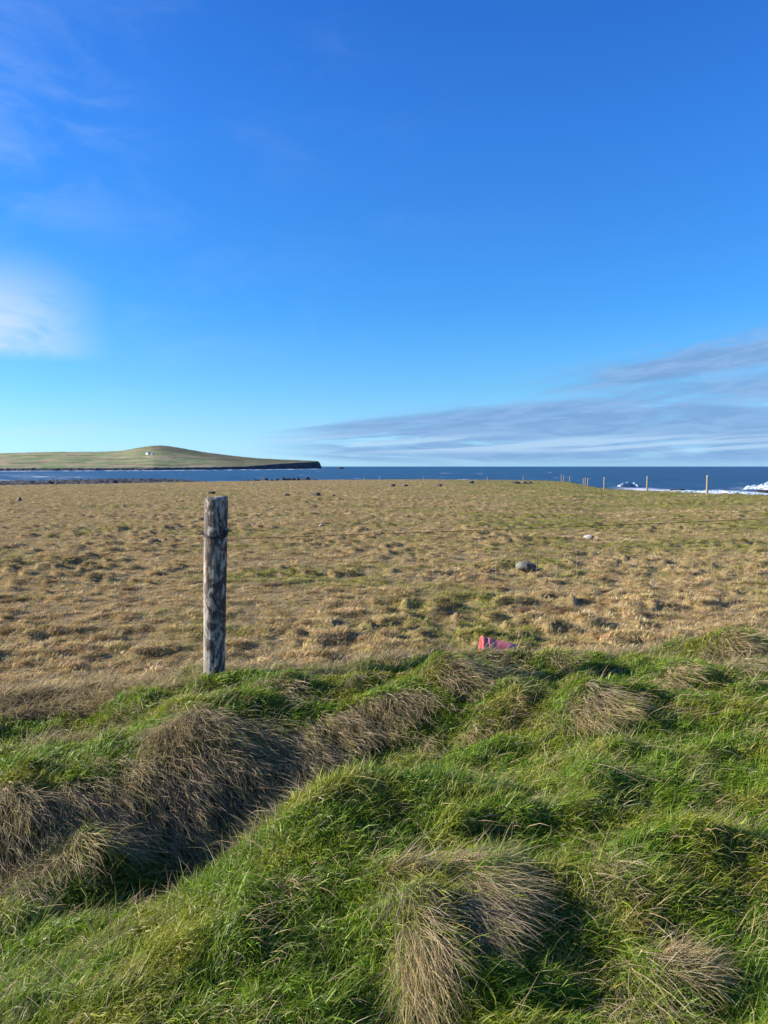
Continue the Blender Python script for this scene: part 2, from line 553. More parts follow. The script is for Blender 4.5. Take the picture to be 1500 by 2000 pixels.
me = mesh_np('ground', co, [fc, inner], M_GROUND,
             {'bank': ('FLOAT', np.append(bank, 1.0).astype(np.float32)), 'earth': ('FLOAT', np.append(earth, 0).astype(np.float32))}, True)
ground = link('ground', me)
tag(ground, kind='structure')

BD = 5.60
bm0 = at(938, 1274, BD)          # middle of the bucket's mouth

# ------------------------------------------------------------------ long grass on the bank
GS = 0.02
GXn, GYn = np.meshgrid(np.arange(-5.4, 5.4, GS), np.arange(0.9, 8.2, GS))
HG = ground_z(GXn.ravel(), GYn.ravel()).reshape(GXn.shape)


def blur(A, k):
    for ax_ in (0, 1):
        pad = np.pad(A, [(k, k) if a == ax_ else (0, 0) for a in (0, 1)], mode='edge')
        c_ = np.cumsum(pad, axis=ax_)
        c_ = np.insert(c_, 0, 0, axis=ax_)
        n_ = A.shape[ax_]
        A = (np.take(c_, np.arange(2 * k + 1, 2 * k + 1 + n_), axis=ax_) - np.take(c_, np.arange(0, n_), axis=ax_)) / (2 * k + 1)
    return A


DYg, DXg = np.gradient(blur(blur(HG, 4), 4), GS)


def samp(A, x, y):
    fx = np.clip((x + 5.4) / GS, 0, A.shape[1] - 1.001); fy = np.clip((y - 0.9) / GS, 0, A.shape[0] - 1.001)
    ix = fx.astype(int); iy = fy.astype(int); tx = fx - ix; ty = fy - iy
    return (A[iy, ix] * (1 - tx) + A[iy, ix + 1] * tx) * (1 - ty) + (A[iy + 1, ix] * (1 - tx) + A[iy + 1, ix + 1] * tx) * ty


def hit(px, py, d):
    """where the ray of a photo point meets the bank, looking near distance d"""
    a, b = slope(px, py)
    ds = np.arange(max(1.2, d - 1.0), min(8.0, d + 1.2), 0.01)
    gz = samp(HG, a * ds, ds)
    k = np.nonzero(b * ds <= gz)[0]
    dd = ds[k[0]] if len(k) else d
    return Vector((a * dd, dd, b * dd))


def blobmask(lst, x, y):
    v = np.zeros_like(x)
    for (px, py, d, ra, rb, t, s) in lst:
        p = hit(px, py, d)
        dx = x - p.x; dy = y - p.y
        c_, s_ = math.cos(t), math.sin(t)
        v = np.maximum(v, s * np.exp(-(((dx * c_ + dy * s_) / ra) ** 2 + ((-dx * s_ + dy * c_) / rb) ** 2) ** 1.2))
    return v


BROWN = [  # photo x, y, rough distance, radii, turn, strength
    (0, 1640, 3.15, 0.55, 0.26, 0.5, 1.0), (170, 1600, 3.3, 0.50, 0.24, 0.6, 1.0), (330, 1530, 3.65, 0.34, 0.26, 0.6, 1.0), (400, 1560, 3.6, 0.2, 0.2, 0.6, 1.0),
    (480, 1480, 3.9, 0.34, 0.24, 0.5, 1.0), (600, 1460, 4.0, 0.34, 0.18, 0.5, 1.0), (700, 1410, 4.3, 0.36, 0.15, 0.4, 1.0), (780, 1380, 4.5, 0.28, 0.12, 0.3, 0.9), (560, 1520, 3.75, 0.28, 0.14, 0.5, 0.9), (390, 1405, 4.1, 0.26, 0.18, 0, 1.0),
    (-300, 1700, 2.9, 0.7, 0.35, 0.5, 1.0), (70, 1700, 2.9, 0.34, 0.15, 0.6, 0.85),
    (790, 1740, 2.40, 0.10, 0.11, 0.2, 0.7), (815, 1860, 2.2, 0.075, 0.15, 0, 0.9), (925, 1760, 2.45, 0.08, 0.15, -0.2, 0.9), (890, 1680, 2.55, 0.13, 0.06, -0.2, 0.5),
    (1170, 1385, 4.3, 0.20, 0.14, 0.2, 0.9), (910, 1320, 4.85, 0.30, 0.14, 0.1, 0.85), (1010, 1320, 4.7, 0.2, 0.12, 0, 0.7),
    (1440, 1265, 5.4, 0.30, 0.16, 0, 0.65), (930, 1435, 3.9, 0.16, 0.10, 0, 0.8), (1320, 1305, 4.85, 0.2, 0.12, 0, 0.7),
    (1095, 1285, 5.25, 0.2, 0.12, 0, 0.6), (650, 1525, 3.1, 0.10, 0.05, 0.2, 0.7), (1060, 1520, 3.3, 0.12, 0.06, 0, 0.5),
    (700, 1320, 4.9, 0.18, 0.09, 0.3, 0.6), (560, 1350, 4.8, 0.2, 0.08, 0.3, 0.5), (1480, 1295, 4.9, 0.22, 0.12, 0, 0.6), (200, 1490, 3.9, 0.25, 0.08, 0.5, 0.5),
    (1180, 1500, 3.5, 0.18, 0.07, 0, 0.45), (1130, 1460, 3.7, 0.16, 0.06, 0, 0.5), (1180, 1690, 2.6, 0.14, 0.08, 0, 0.45), (1330, 1520, 3.3, 0.14, 0.06, 0, 0.4),
]
STRAW = [
    (30, 1385, 5.0, 0.6, 0.25, 0.1, 1.0), (180, 1385, 4.9, 0.3, 0.14, 0.1, 0.9), (330, 1345, 5.0, 0.25, 0.1, 0.1, 0.7), (200, 1345, 5.1, 0.30, 0.2, 0.1, 1.0), (300, 1320, 5.25, 0.3, 0.2, 0.1, 0.9), (-250, 1380, 4.9, 0.7, 0.3, 0, 1.0),
    (1320, 1880, 2.15, 0.11, 0.10, 0, 0.75), (1470, 1830, 2.25, 0.08, 0.06, 0, 0.55), (1100, 1262, 5.8, 0.8, 0.22, 0.08, 0.8), (800, 1285, 5.3, 0.5, 0.16, 0.1, 0.6),
    (350, 1440, 4.05, 0.26, 0.16, 0.4, 0.75), (520, 1880, 2.05, 0.16, 0.07, 0.4, 0.45), (320, 1560, 3.3, 0.16, 0.06, 0.2, 0.6), (30, 1720, 2.9, 0.2, 0.07, 0.7, 0.6), (150, 1385, 4.85, 0.4, 0.12, 0.1, 0.5),
    (1250, 1600, 2.9, 0.3, 0.1, 0.1, 0.35), (1430, 1300, 5.0, 0.3, 0.08, 0, 0.6), (780, 1700, 2.44, 0.14, 0.05, 0.2, 0.6), (650, 1300, 5.1, 0.4, 0.08, 0.1, 0.5), (200, 1860, 2.2, 0.2, 0.05, 0.7, 0.5),
    (870, 1300, 5.0, 0.3, 0.08, 0.1, 0.6), (140, 1450, 4.2, 0.6, 0.10, 0.3, 0.6), (60, 1500, 3.9, 0.5, 0.07, 0.3, 0.5), (500, 1340, 4.9, 0.4, 0.06, 0.1, 0.5), (0, 1560, 3.5, 0.25, 0.06, 0.3, 0.6), (1100, 1400, 4.2, 0.2, 0.07, 0.2, 0.5), (560, 1740, 2.5, 0.2, 0.09, 0.5, 0.4),
]


def scatter(n, rmin, rmax, azmin, azmax, power):
    """random roots, thinner with distance"""
    az_ = np.radians(rng.uniform(azmin, azmax, n))
    k = 2.0 - power
    u = rng.random(n)
    if abs(k) < 1e-6:
        r_ = rmin * (rmax / rmin) ** u
    else:
        r_ = (rmin ** k + u * (rmax ** k - rmin ** k)) ** (1 / k)
    return np.sin(az_) * r_, np.cos(az_) * r_


def blades(name, x, y, L, W, bend, upr, colr, levels, mat, flow_w=1.0, jitter=0.5, wind=(0.55, -0.30), whim=0.40):
    """one ribbon per root, combed down the slope and kept above the ground"""
    n = len(x)
    z = samp(HG, x, y)
    gxx = samp(DXg, x, y); gyy = samp(DYg, x, y)
    # direction the blades lie in: downhill, the wind from the left, and clump by clump whim
    a1 = fbm(x / 0.16, y / 0.16 + 40, 2) * 3.0
    a2 = fbm(x / 0.7 + 8, y / 0.7, 2) * 2.2
    fx = -gxx * 1.6 * flow_w + wind[0] + whim * np.cos(a1 + a2) + jitter * rng.normal(size=n)
    fy = -gyy * 1.6 * flow_w + wind[1] + whim * np.sin(a1 + a2) + jitter * rng.normal(size=n)
    fl = np.hypot(fx, fy) + 1e-6
    fx /= fl; fy /= fl
    # curve
    th = upr.copy()             # angle from upright
    step = L / (levels - 1)
    P = np.zeros((levels, n, 3)); P[0] = np.stack([x, y, z - 0.012], -1)
    yaw = np.arctan2(fy, fx)
    curl = rng.normal(scale=0.13 if levels == 5 else 0.22, size=n)
    lift = 0.004 + 0.030 * rng.random(n) ** 1.5
    for i in range(1, levels):
        th = th + bend / (levels - 1)
        yaw = yaw + curl / (levels - 1) * 2
        d = np.stack([np.cos(yaw) * np.sin(th), np.sin(yaw) * np.sin(th), np.cos(th)], -1)
        p = P[i - 1] + d * step[:, None]
        gz = samp(HG, p[:, 0], p[:, 1]) + lift
        p[:, 2] = np.maximum(p[:, 2], gz)
        P[i] = p
    # ribbon width direction: across the lie, tipped at random
    rollv = rng.uniform(-1.1, 1.1, n)
    side = np.stack([-np.sin(yaw) * np.cos(rollv), np.cos(yaw) * np.cos(rollv), np.sin(rollv)], -1)
    prof = {5: [1.0, 0.95, 0.8, 0.55], 4: [0.9, 1.0, 0.65], 3: [0.95, 0.8]}[levels]
    verts = []
    for i in range(levels - 1):
        h = (W * 0.5 * prof[i])[:, None] * side
        verts += [P[i] - h, P[i] + h]
    verts.append(P[-1])
    V = np.stack(verts, 1)                     # n, 2*(levels-1)+1, 3
    k = V.shape[1]
    base = (np.arange(n) * k)[:, None]
    quads = [base + np.array([[2 * i, 2 * i + 1, 2 * i + 3, 2 * i + 2]]) for i in range(levels - 2)]
    quads = np.concatenate(quads)
    tris = base + np.array([[k - 3, k - 2, k - 1]])
    tt = np.repeat(np.array([i / (levels - 1) for i in range(levels - 1) for _ in (0, 1)] + [1.0])[None], n, 0)
    C = np.ones((n, k, 4), dtype=np.float32)
    C[:, :, :3] = colr[:, None, :]
    me_ = mesh_np(name, V.reshape(-1, 3), [quads, tris], mat, {'tint': ('FLOAT_COLOR', C.reshape(-1, 4))}, True)
    return me_


def palette(n, cols, wts, var=0.18):
    idx = rng.choice(len(cols), size=n, p=np.array(wts) / np.sum(wts))
    c_ = np.array(cols)[idx]
    return np.clip(c_ * np.exp(rng.normal(scale=var, size=(n, 1))) * (1 + rng.normal(scale=0.05, size=(n, 3))), 0.004, 0.9)


x, y = scatter(490000, 1.35, 7.2, -33.5, 33.5, 1.45)
# the same sward goes on, a little thinner, beside and under the viewer
sx_, sy_ = scatter(75000, 1.2, 5.5, 33.5, 68, 1.2)
flip = np.where(rng.random(len(sx_)) < 0.5, -1.0, 1.0)
ux_ = rng.uniform(-1.2, 1.2, 9000); uy_ = rng.uniform(0.95, 1.5, 9000)
x = np.concatenate([x, sx_ * flip, ux_]); y = np.concatenate([y, sy_, uy_])
keep = (y - crest_y(x) < 0.75 + 0.25 * rng.random(len(x))) & (y > 0.92) & (np.abs(x) < 5.2)
x, y = x[keep], y[keep]
keep = (np.abs(x - 0.78) > 0.24) | (np.abs(y - 5.60) > 0.17)
x, y = x[keep], y[keep]
r_ = np.hypot(x, y)
nz = fbm(x / 0.45, y / 0.35, 3)
nz2 = fbm(x / 0.10 + 20, y / 0.09, 2)
bm_ = blobmask(BROWN, x, y)
sm_ = blobmask(STRAW, x, y)
# further out, between the named patches, dead growth comes in streaks
nz3 = fbm(x / 0.07 + 33, y / 0.22, 3)
brown_p = (1 - 0.6 * smooth(0.3, 0.8, sm_)) * (0.82 + 0.35 * nz3) * np.clip(0.76 * smooth(0.22, 0.85, bm_ + 0.28 * nz + 0.12 * nz2) + 0.28 * smooth(0.25, 0.6, nz), 0, 0.92)
straw_p = np.clip(smooth(0.3, 0.75, sm_ + 0.2 * nz + 0.15 * nz2) + 0.55 * smooth(-0.1, 0.35, y - crest_y(x)) + 0.03 + 0.14 * smooth(0.1, 0.5, fbm(x / 0.3 + 12, y / 0.25, 3)), 0, 0.95)
u = rng.random(len(x))
is_b = u < brown_p
is_s = (~is_b) & (rng.random(len(x)) < straw_p)
is_g = ~(is_b | is_s)


def blade_w(r):
    return 0.0014 + 0.00046 * r


# living green grass
gx1, gy1, gr1 = x[is_g], y[is_g], r_[is_g]
n = len(gx1)
clump = 0.75 + 0.9 * np.clip(fbm(gx1 / 0.22 + 2, gy1 / 0.2, 2) + 0.25, 0, 1)
L = (0.035 + 0.070 * rng.random(n)) * clump * np.where(rng.random(n) < 0.06, 1.6, 1.0)
L *= 1.0 - 0.25 * smooth(3.5, 5, gy1)
hue = fbm(gx1 / 0.5 + 31, gy1 / 0.4, 3)
warm = 0.85 * smooth(-0.15, 0.50, hue + 0.3 * fbm(gx1 / 0.14, gy1 / 0.12 + 77, 2))[:, None]
cool_c = palette(n, [(0.080, 0.165, 0.010), (0.140, 0.255, 0.014), (0.205, 0.335, 0.020), (0.28, 0.36, 0.04)], [3, 4, 2, 1])
warm_c = palette(n, [(0.180, 0.225, 0.014), (0.255, 0.300, 0.022), (0.34, 0.345, 0.04), (0.50, 0.43, 0.14)], [3, 4, 2, 1.2])
colr = (cool_c * (1 - warm) + warm_c * warm) * np.array([1.18, 1.10, 1.0])
WG = blade_w(gr1) * np.exp(rng.normal(scale=0.42, size=n))
BE = rng.uniform(0.3, 1.7, n); UP = rng.uniform(0.05, 0.95, n)
sh = rng.random(n) < 0.4 + 0.3 * smooth(3.0, 5.0, gy1)
parts_ = []
for sel, lv in ((~sh, 4), (sh, 3)):
    parts_.append(blades('green_grass', gx1[sel], gy1[sel], L[sel] * (1.0 if lv == 4 else 0.75), WG[sel], BE[sel], UP[sel], colr[sel], lv, M_GREEN, 0.6, 0.65, (0.35, -0.15), 0.6))
o = link('green_grass', parts_[0])
o2 = link('short_green_grass', parts_[1])
tag(o2, 'short green grass filling in between the longer green blades of the bank', 'grass', kind='stuff')
tag(o, 'lush green grass growing over the near mound and the sloping bank on the right', 'grass', kind='stuff')

# dead matted grass
bx, by, br = x[is_b], y[is_b], r_[is_b]
ex = np.repeat(np.arange(len(bx)), rng.choice([0, 1, 2], len(bx)))
bx = np.concatenate([bx, bx[ex] + rng.normal(scale=0.012, size=len(ex))]); by = np.concatenate([by, by[ex] + rng.normal(scale=0.012, size=len(ex))])
br = np.hypot(bx, by)
n = len(bx)
L = rng.uniform(0.09, 0.26, n) * (1.0 - 0.2 * smooth(3.5, 5, by))
hue = smooth(-0.55, 0.35, fbm(bx / 0.3 + 51, by / 0.25, 2))[:, None]
ca = palette(n, [(0.310, 0.235, 0.145), (0.440, 0.345, 0.220), (0.560, 0.455, 0.310), (0.16, 0.20, 0.04)], [3, 4, 2, 1.2])
cb = palette(n, [(0.400, 0.305, 0.145), (0.540, 0.425, 0.225), (0.640, 0.525, 0.315), (0.20, 0.24, 0.045)], [3, 4, 1.5, 1.5])
colr = np.clip((ca * (1 - hue) + cb * hue) * 1.12, 0, 0.8)
me = blades('matted_grass', bx, by, L, blade_w(br) * (0.45 + 0.4 * rng.random(n)), rng.uniform(0.3, 0.8, n), rng.uniform(0.95, 1.45, n), colr, 5, M_BROWN, 0.9, 0.24, (0.18, -0.60), 0.38)
o = link('matted_grass', me)
tag(o, 'long dead grey-brown grass combed down over the ridge and the tussocks', 'dead grass', kind='stuff')

# dry straw along the fence line and in the sward
sx, sy, sr = x[is_s], y[is_s], r_[is_s]
n = len(sx)
L = rng.uniform(0.07, 0.20, n)
colr = palette(n, [(0.350, 0.260, 0.130), (0.480, 0.375, 0.205), (0.600, 0.490, 0.30), (0.28, 0.27, 0.08)], [3, 4, 1.5, 1.5])
me = blades('straw_grass', sx, sy, L, blade_w(sr) * (0.6 + 0.5 * rng.random(n)), rng.uniform(0.4, 1.6, n), rng.uniform(0.1, 1.1, n), colr, 4, M_BROWN, 1.0, 0.6)
o = link('straw_grass', me)
tag(o, 'dry straw-coloured grass along the fence line and scattered in the sward', 'dry grass', kind='stuff')

# ------------------------------------------------------------------ tufts on the pasture (instances of a few tufts)
def tuft_set(name, NV, nb, lmin, lmax, thmin, thmax, spread, wmin, wmax, mat):
    tcol = bpy.data.collections.new(name)
    for v in range(NV):
        co_ = []; fa_ = []; sh_ = []
        lean = random.gauss(-0.35, 0.5)
        for b in range(nb):
            a = random.uniform(0, 2 * math.pi); rr = spread * math.sqrt(random.random())
            l = random.uniform(lmin, lmax)
            th = random.uniform(thmin, thmax); yw = lean + random.gauss(0, 0.9)
            w = random.uniform(wmin, wmax)
            s_ = Vector((-math.sin(yw), math.cos(yw), random.uniform(-.5, .5))).normalized() * w
            p0 = Vector((math.cos(a) * rr, math.sin(a) * rr, -0.012)); d0 = Vector((math.cos(yw) * math.sin(th), math.sin(yw) * math.sin(th), math.cos(th)))
            th2 = min(th + random.uniform(.3, .9), 1.75)
            d1 = Vector((math.cos(yw) * math.sin(th2), math.sin(yw) * math.sin(th2), math.cos(th2)))
            p1 = p0 + d0 * l * .55; p2 = p1 + d1 * l * .5
            i0 = len(co_)
            co_ += [p0 - s_, p0 + s_, p1 - s_ * .8, p1 + s_ * .8, p2]
            fa_ += [(i0, i0 + 1, i0 + 3, i0 + 2), (i0 + 2, i0 + 3, i0 + 4)]
            t_ = random.choice([0.65, 0.85, 1.0, 1.2, 1.5])
            sh_ += [(t_, t_ * random.uniform(.93, 1.07), t_ * random.uniform(.85, 1.1), 1)] * 5
        me_ = mesh_py('tuft', co_, fa_, mat)
        at_ = me_.attributes.new('shade', 'FLOAT_COLOR', 'POINT')
        at_.data.foreach_set('color', np.array(sh_, dtype=np.float32).ravel())
        ob = bpy.data.objects.new('tuft', me_)
        tcol.objects.link(ob)
    return tcol


def scatter_object(name, P, rot, scl, idx, tint, tcol):
    n = len(P)
    pts = bpy.data.meshes.new(name)
    pts.vertices.add(n)
    pts.vertices.foreach_set('co', P.astype(np.float32).ravel())
    for an, kind, arr, key in (('rot', 'FLOAT_VECTOR', rot, 'vector'), ('scl', 'FLOAT', scl, 'value'),
                               ('idx', 'INT', idx, 'value'), ('tint', 'FLOAT_COLOR', np.concatenate([tint, np.ones((n, 1))], 1), 'color')):
        a = pts.attributes.new(an, kind, 'POINT')
        a.data.foreach_set(key, np.ascontiguousarray(arr, dtype=np.int32 if kind == 'INT' else np.float32).ravel())
    ob = link(name, pts)
    ng = bpy.data.node_groups.new(name, 'GeometryNodeTree')
    ng.interface.new_socket('Geometry', in_out='INPUT', socket_type='NodeSocketGeometry')
    ng.interface.new_socket('Geometry', in_out='OUTPUT', socket_type='NodeSocketGeometry')
    gi = ng.nodes.new('NodeGroupInput'); go = ng.nodes.new('NodeGroupOutput')
    m2p = ng.nodes.new('GeometryNodeMeshToPoints')
    iop = ng.nodes.new('GeometryNodeInstanceOnPoints')
    ci = ng.nodes.new('GeometryNodeCollectionInfo')
    ci.inputs['Collection'].default_value = tcol
    ci.inputs['Separate Children'].default_value = True
    ci.inputs['Reset Children'].default_value = True

    def nattr(nm, dt):
        a = ng.nodes.new('GeometryNodeInputNamedAttribute'); a.data_type = dt
        a.inputs['Name'].default_value = nm
        return a.outputs['Attribute']
    ng.links.new(gi.outputs[0], m2p.inputs['Mesh'])
    ng.links.new(m2p.outputs[0], iop.inputs['Points'])
    ng.links.new(ci.outputs[0], iop.inputs['Instance'])
    iop.inputs['Pick Instance'].default_value = True
    ng.links.new(nattr('idx', 'INT'), iop.inputs['Instance Index'])
    ng.links.new(nattr('rot', 'FLOAT_VECTOR'), iop.inputs['Rotation'])
    ng.links.new(nattr('scl', 'FLOAT'), iop.inputs['Scale'])
    ng.links.new(iop.outputs[0], go.inputs[0])
    md = ob.modifiers.new('tufts', 'NODES'); md.node_group = ng
    return ob


NV = 12
tuft_col = tuft_set('pasture_tufts', NV, 26, 0.035, 0.09, 0.5, 1.45, 0.07, 0.0018, 0.0036, M_TUFT)
tx, ty = scatter(270000, 5.0, 118.0, -33, 33, 1.75)
k = ((ty - crest_y(tx) > 0.40) & ((np.abs(tx - 0.8) > 0.30) | (ty > 5.8))) & (ty < edge_at(tx, ty)[0] - 0.5)
tx, ty = tx[k], ty[k]
n1 = fbm(tx / 0.44 + 3, ty / 0.44, 3, 0.6)       # same lumps as the ground
tr = np.hypot(tx, ty)
k = rng.random(len(tx)) < np.clip(0.55 + 0.9 * n1, 0.22, 1)
tx, ty, n1, tr = tx[k], ty[k], n1[k], tr[k]
tz = ground_z(tx, ty)
n = len(tx)
pn = 0.7 * fbm(tx / 2.4 + 60, ty / 3.2, 4) + 0.7 * fbm(tx / 9.0 + 20, ty / 4.0, 3) + 0.026 * np.clip(tx, -5, 14) + 0.04
pb = fbm(tx / 1.1 + 90, ty / 0.8, 3)
gre = smooth(-0.16, 0.34, pn - 0.4 * np.clip(n1, 0, 1))[:, None]
brw = smooth(0.25, 0.6, pb)[:, None]
ct = palette(n, [(0.430, 0.300, 0.130), (0.540, 0.400, 0.195), (0.640, 0.500, 0.280), (0.31, 0.25, 0.085)], [3, 4, 1.5, 2], 0.2)
cg = palette(n, [(0.200, 0.220, 0.035), (0.290, 0.290, 0.060), (0.38, 0.33, 0.10)], [3, 3, 1.5], 0.2)
cbw = palette(n, [(0.190, 0.115, 0.060), (0.290, 0.185, 0.100)], [1, 1], 0.2)
tc_ = ct * (1 - gre) + cg * gre
tc_ = tc_ * (1 - 0.75 * brw) + cbw * 0.75 * brw
rot = np.stack([rng.normal(scale=.15, size=n), rng.normal(scale=.15, size=n), rng.uniform(-.9, .9, n)], -1)
scl = (0.45 + 0.6 * rng.random(n) + 0.35 * np.clip(n1, -0.3, 1)) * (0.85 + 0.011 * np.clip(tr, 5, 60))
pasture = scatter_object('pasture_grass', np.stack([tx, ty, tz], -1), rot, scl, rng.integers(0, NV, n), tc_, tuft_col)
tag(pasture, 'short rough tan and olive pasture grass covering the flat field behind the fence', 'pasture grass', kind='stuff')

# ------------------------------------------------------------------ sea
SEA = -8.0


def sea_r(py):
    return 8.0 * F / (py - 911.0)


M_SEA, q = new_mat('sea water')
geo = q.node('ShaderNodeNewGeometry').outputs['Position']
w1 = q.noise(q.scale(geo, (0.035, 0.11, 0)), 1.0, 6, 0.65)
w2 = q.noise(q.scale(geo, (0.004, 0.016, 0)), 1.0, 5, 0.6)
w3 = q.noise(q.scale(geo, (0.22, 0.6, 0)), 1.0, 4, 0.6)
fo = q.node('ShaderNodeAttribute'); fo.attribute_name = 'foam'; fo.attribute_type = 'GEOMETRY'
deepc = q.mix(q.ramp(w2, 0.35, 0.65), (0.014, 0.046, 0.088), (0.024, 0.075, 0.125))
deepc = q.mix(q.ramp(w1, 0.4, 0.7), deepc, (0.040, 0.105, 0.165))
foam = q.math('MULTIPLY', fo.outputs['Fac'], q.ramp(w3, 0.30, 0.55), clamp=True)
sc_ = q.mix(foam, deepc, (0.78, 0.82, 0.85))
b = q.node('ShaderNodeBsdfPrincipled')
q.put(b.inputs['Base Color'], sc_)
q.put(b.inputs['Roughness'], q.math('ADD', 0.38, q.math('MULTIPLY', foam, 0.4)))
b.inputs['Specular IOR Level'].default_value = 0.28
bn = q.node('ShaderNodeBump'); bn.inputs['Strength'].default_value = 1.0; bn.inputs['Distance'].default_value = 3.0
q.put(bn.inputs['Height'], q.math('ADD', w1, q.math('MULTIPLY', w3, 0.25)))
q.nt.links.new(bn.outputs[0], b.inputs['Normal'])
oo = q.node('ShaderNodeOutputMaterial'); q.nt.links.new(b.outputs[0], oo.inputs[0])

faz = np.radians(np.arange(-31, 31.001, 0.15))
saz = np.concatenate([np.radians(np.arange(-180, -31, 4)), faz, np.radians(np.arange(35, 180, 4))])
spy = np.concatenate([[911.18, 911.3, 911.5, 911.8], np.arange(912.2, 975, 0.32), [990, 1010, 1060]])
srr = sea_r(spy)[::-1]
SA, SR = np.meshgrid(saz, srr)
sxx, syy = np.sin(SA) * SR, np.cos(SA) * SR
PX = 750 + F * np.tan(np.clip(SA, -1.2, 1.2)); PY = 911 + 8 * F / SR      # only where in the world the foam lies
fo_ = np.zeros_like(sxx)
nf = fbm(sxx / 14.0, syy / 22.0, 4)
nf2 = fbm(sxx / 5.0 + 4, syy / 8.0, 3)
# inshore surf on the right
line = np.interp(PX, [1180, 1250, 1381, 1500, 1900], [951, 955, 958, 961, 964])
fo_ = np.maximum(fo_, smooth(5.5, 0.5, np.abs(PY - line) - 1.5 * nf) * smooth(1180, 1260, PX))
fo_ = np.maximum(fo_, 0.8 * smooth(0.12, 0.4, nf2 + 0.25 * nf) * smooth(944, 952, PY) * smooth(1380, 1460, PX))
# along the headland
hb = np.interp(PX, [-900, 0, 300, 500, 627, 640], [918.6, 918.6, 918, 916.5, 915, 915])
fo_ = np.maximum(fo_, 0.9 * smooth(1.3, 0.2, np.abs(PY - hb - 0.6)) * smooth(645, 620, PX) * smooth(-0.15, 0.2, nf))
# white horses in the bay on the left
fo_ = np.maximum(fo_, 0.9 * smooth(0.22, 0.45, fbm(sxx / 40.0, syy / 16.0 + 3, 3)) * smooth(922, 930, PY) * smooth(240, 40, PX))
fo_ = np.maximum(fo_, 0.9 * smooth(0.62, 0.74, fbm(sxx / 30.0 + 9, syy / 12.0 + 3, 3)) * smooth(916, 922, PY))
sz = SEA + 0.5 * nf * smooth(915, 940, PY)
me = mesh_np('sea', np.stack([sxx, syy, sz], -1).reshape(-1, 3), [grid_faces(len(srr), len(saz), True)[:, ::-1]], M_SEA,
             {'foam': ('FLOAT', fo_.ravel().astype(np.float32))}, True)
tag(link('sea', me), kind='structure')

# breaking waves: rolled ridges of foam standing off the sea
M_FOAM, q = new_mat('sea foam')
geo = q.node('ShaderNodeNewGeometry').outputs['Position']
fn = q.noise(q.scale(geo, (0.55, 0.55, 1.6)), 1.0, 6, 0.7, 0.8)
finish(q, q.mix(q.ramp(fn, 0.40, 0.58), (0.10, 0.24, 0.30), (0.84, 0.87, 0.90)), 0.6, fn, 1.0, 0.8)


def breaker(name, px0, px1, py, height, depth, label, seed):
    ns, nc = 90, 14
    r = sea_r(py)
    P = np.zeros((nc, ns, 3))
    for j in range(ns):
        t = j / (ns - 1)
        a = math.atan((px0 + (px1 - px0) * t - 750) / F)
        env = math.sin(math.pi * min(max(t, 0.001), .999)) ** 0.5
        hh = height * env * (0.65 + 0.6 * float(fbm(np.array([t * 7.0 + seed]), np.array([seed * 1.3]), 3)[0]) + 0.2)
        for i in range(nc):
            s = i / (nc - 1)
            # steep face towards the shore, long back seaward
            prof = (math.sin(math.pi * s ** 0.55)) ** 1.2
            rr = r + (s - 0.2) * depth * (0.7 + 0.5 * env) + 4 * math.sin(t * 5 + seed)
            bump_ = 0.55 * float(perlin(np.array([t * 40 + seed]), np.array([s * 6.0]))[0]) * hh
            P[i, j] = (math.sin(a) * rr, math.cos(a) * rr, SEA - 0.35 + (hh + bump_) * prof + 0.3)
        P[0, j, 2] = P[-1, j, 2] = SEA - 0.8
    m_ = mesh_np(name, P.reshape(-1, 3), [grid_faces(nc, ns)[:, ::-1]], M_FOAM, None, True)
    o_ = link(name, m_)
    tag(o_, label, 'wave', 'waves breaking off the shore on the right')


breaker('breaking_wave', 1452, 1640, 951, 3.0, 22, 'broad white breaker rolling in at the right edge beyond the last post', 1.0)
breaker('breaking_wave', 1205, 1246, 948, 1.9, 10, 'small curling white breaker left of the second post', 4.0)
breaker('breaking_wave', 1300, 1500, 958, 0.8, 8, 'low line of surf running along the shore under the big breaker', 7.0)

# ------------------------------------------------------------------ rocky shores
M_ROCK, q = new_mat('shore rock')
geo = q.node('ShaderNodeNewGeometry').outputs['Position']
rn = q.noise(q.scale(geo, (0.25, 0.25, 1.2)), 1.0, 7, 0.65)
finish(q, q.mix(q.ramp(rn, 0.35, 0.7), (0.018, 0.020, 0.022), (0.085, 0.080, 0.072)), 0.85, rn, 1.0, 1.0)


def shore_strip(name, px0, px1, tops, r0, r1, seed, n=260):
    na, nr = n, 26
    P = np.zeros((nr, na, 3))
    pxs = np.linspace(px0, px1, na)
    tp = np.interp(pxs, [t[0] for t in tops], [t[1] for t in tops])
    for i in range(nr):
        s = i / (nr - 1)
        a = np.arctan((pxs - 750) / F)
        rr = r0 + (r1 - r0) * s + 8 * fbm(pxs / 60.0, np.full(na, seed + s), 2)
        hmax = -(tp - 911) / F * (r0 + r1) / 2 - SEA
        prof = np.sin(np.pi * s) ** 0.7
        h = hmax * prof * (0.92 + 0.35 * fbm(pxs / 9.0 + seed, rr / 5.0, 4)) - 0.6
        P[i] = np.stack([np.sin(a) * rr, np.cos(a) * rr, SEA + h], -1)
    m_ = mesh_np(name, P.reshape(-1, 3), [grid_faces(nr, na)[:, ::-1]], M_ROCK)
    o_ = link(name, m_)
    return tag(o_, kind='structure')


shore_strip('rocky_shore', -700, 430, [(-700, 932.5), (0, 933), (120, 932.5), (250, 931), (330, 932), (430, 938)], 300, 360, 2.0)
shore_strip('rocky_shore', 470, 640, [(470, 935), (520, 931.5), (600, 930.5), (640, 937)], 250, 275, 5.0, 120)

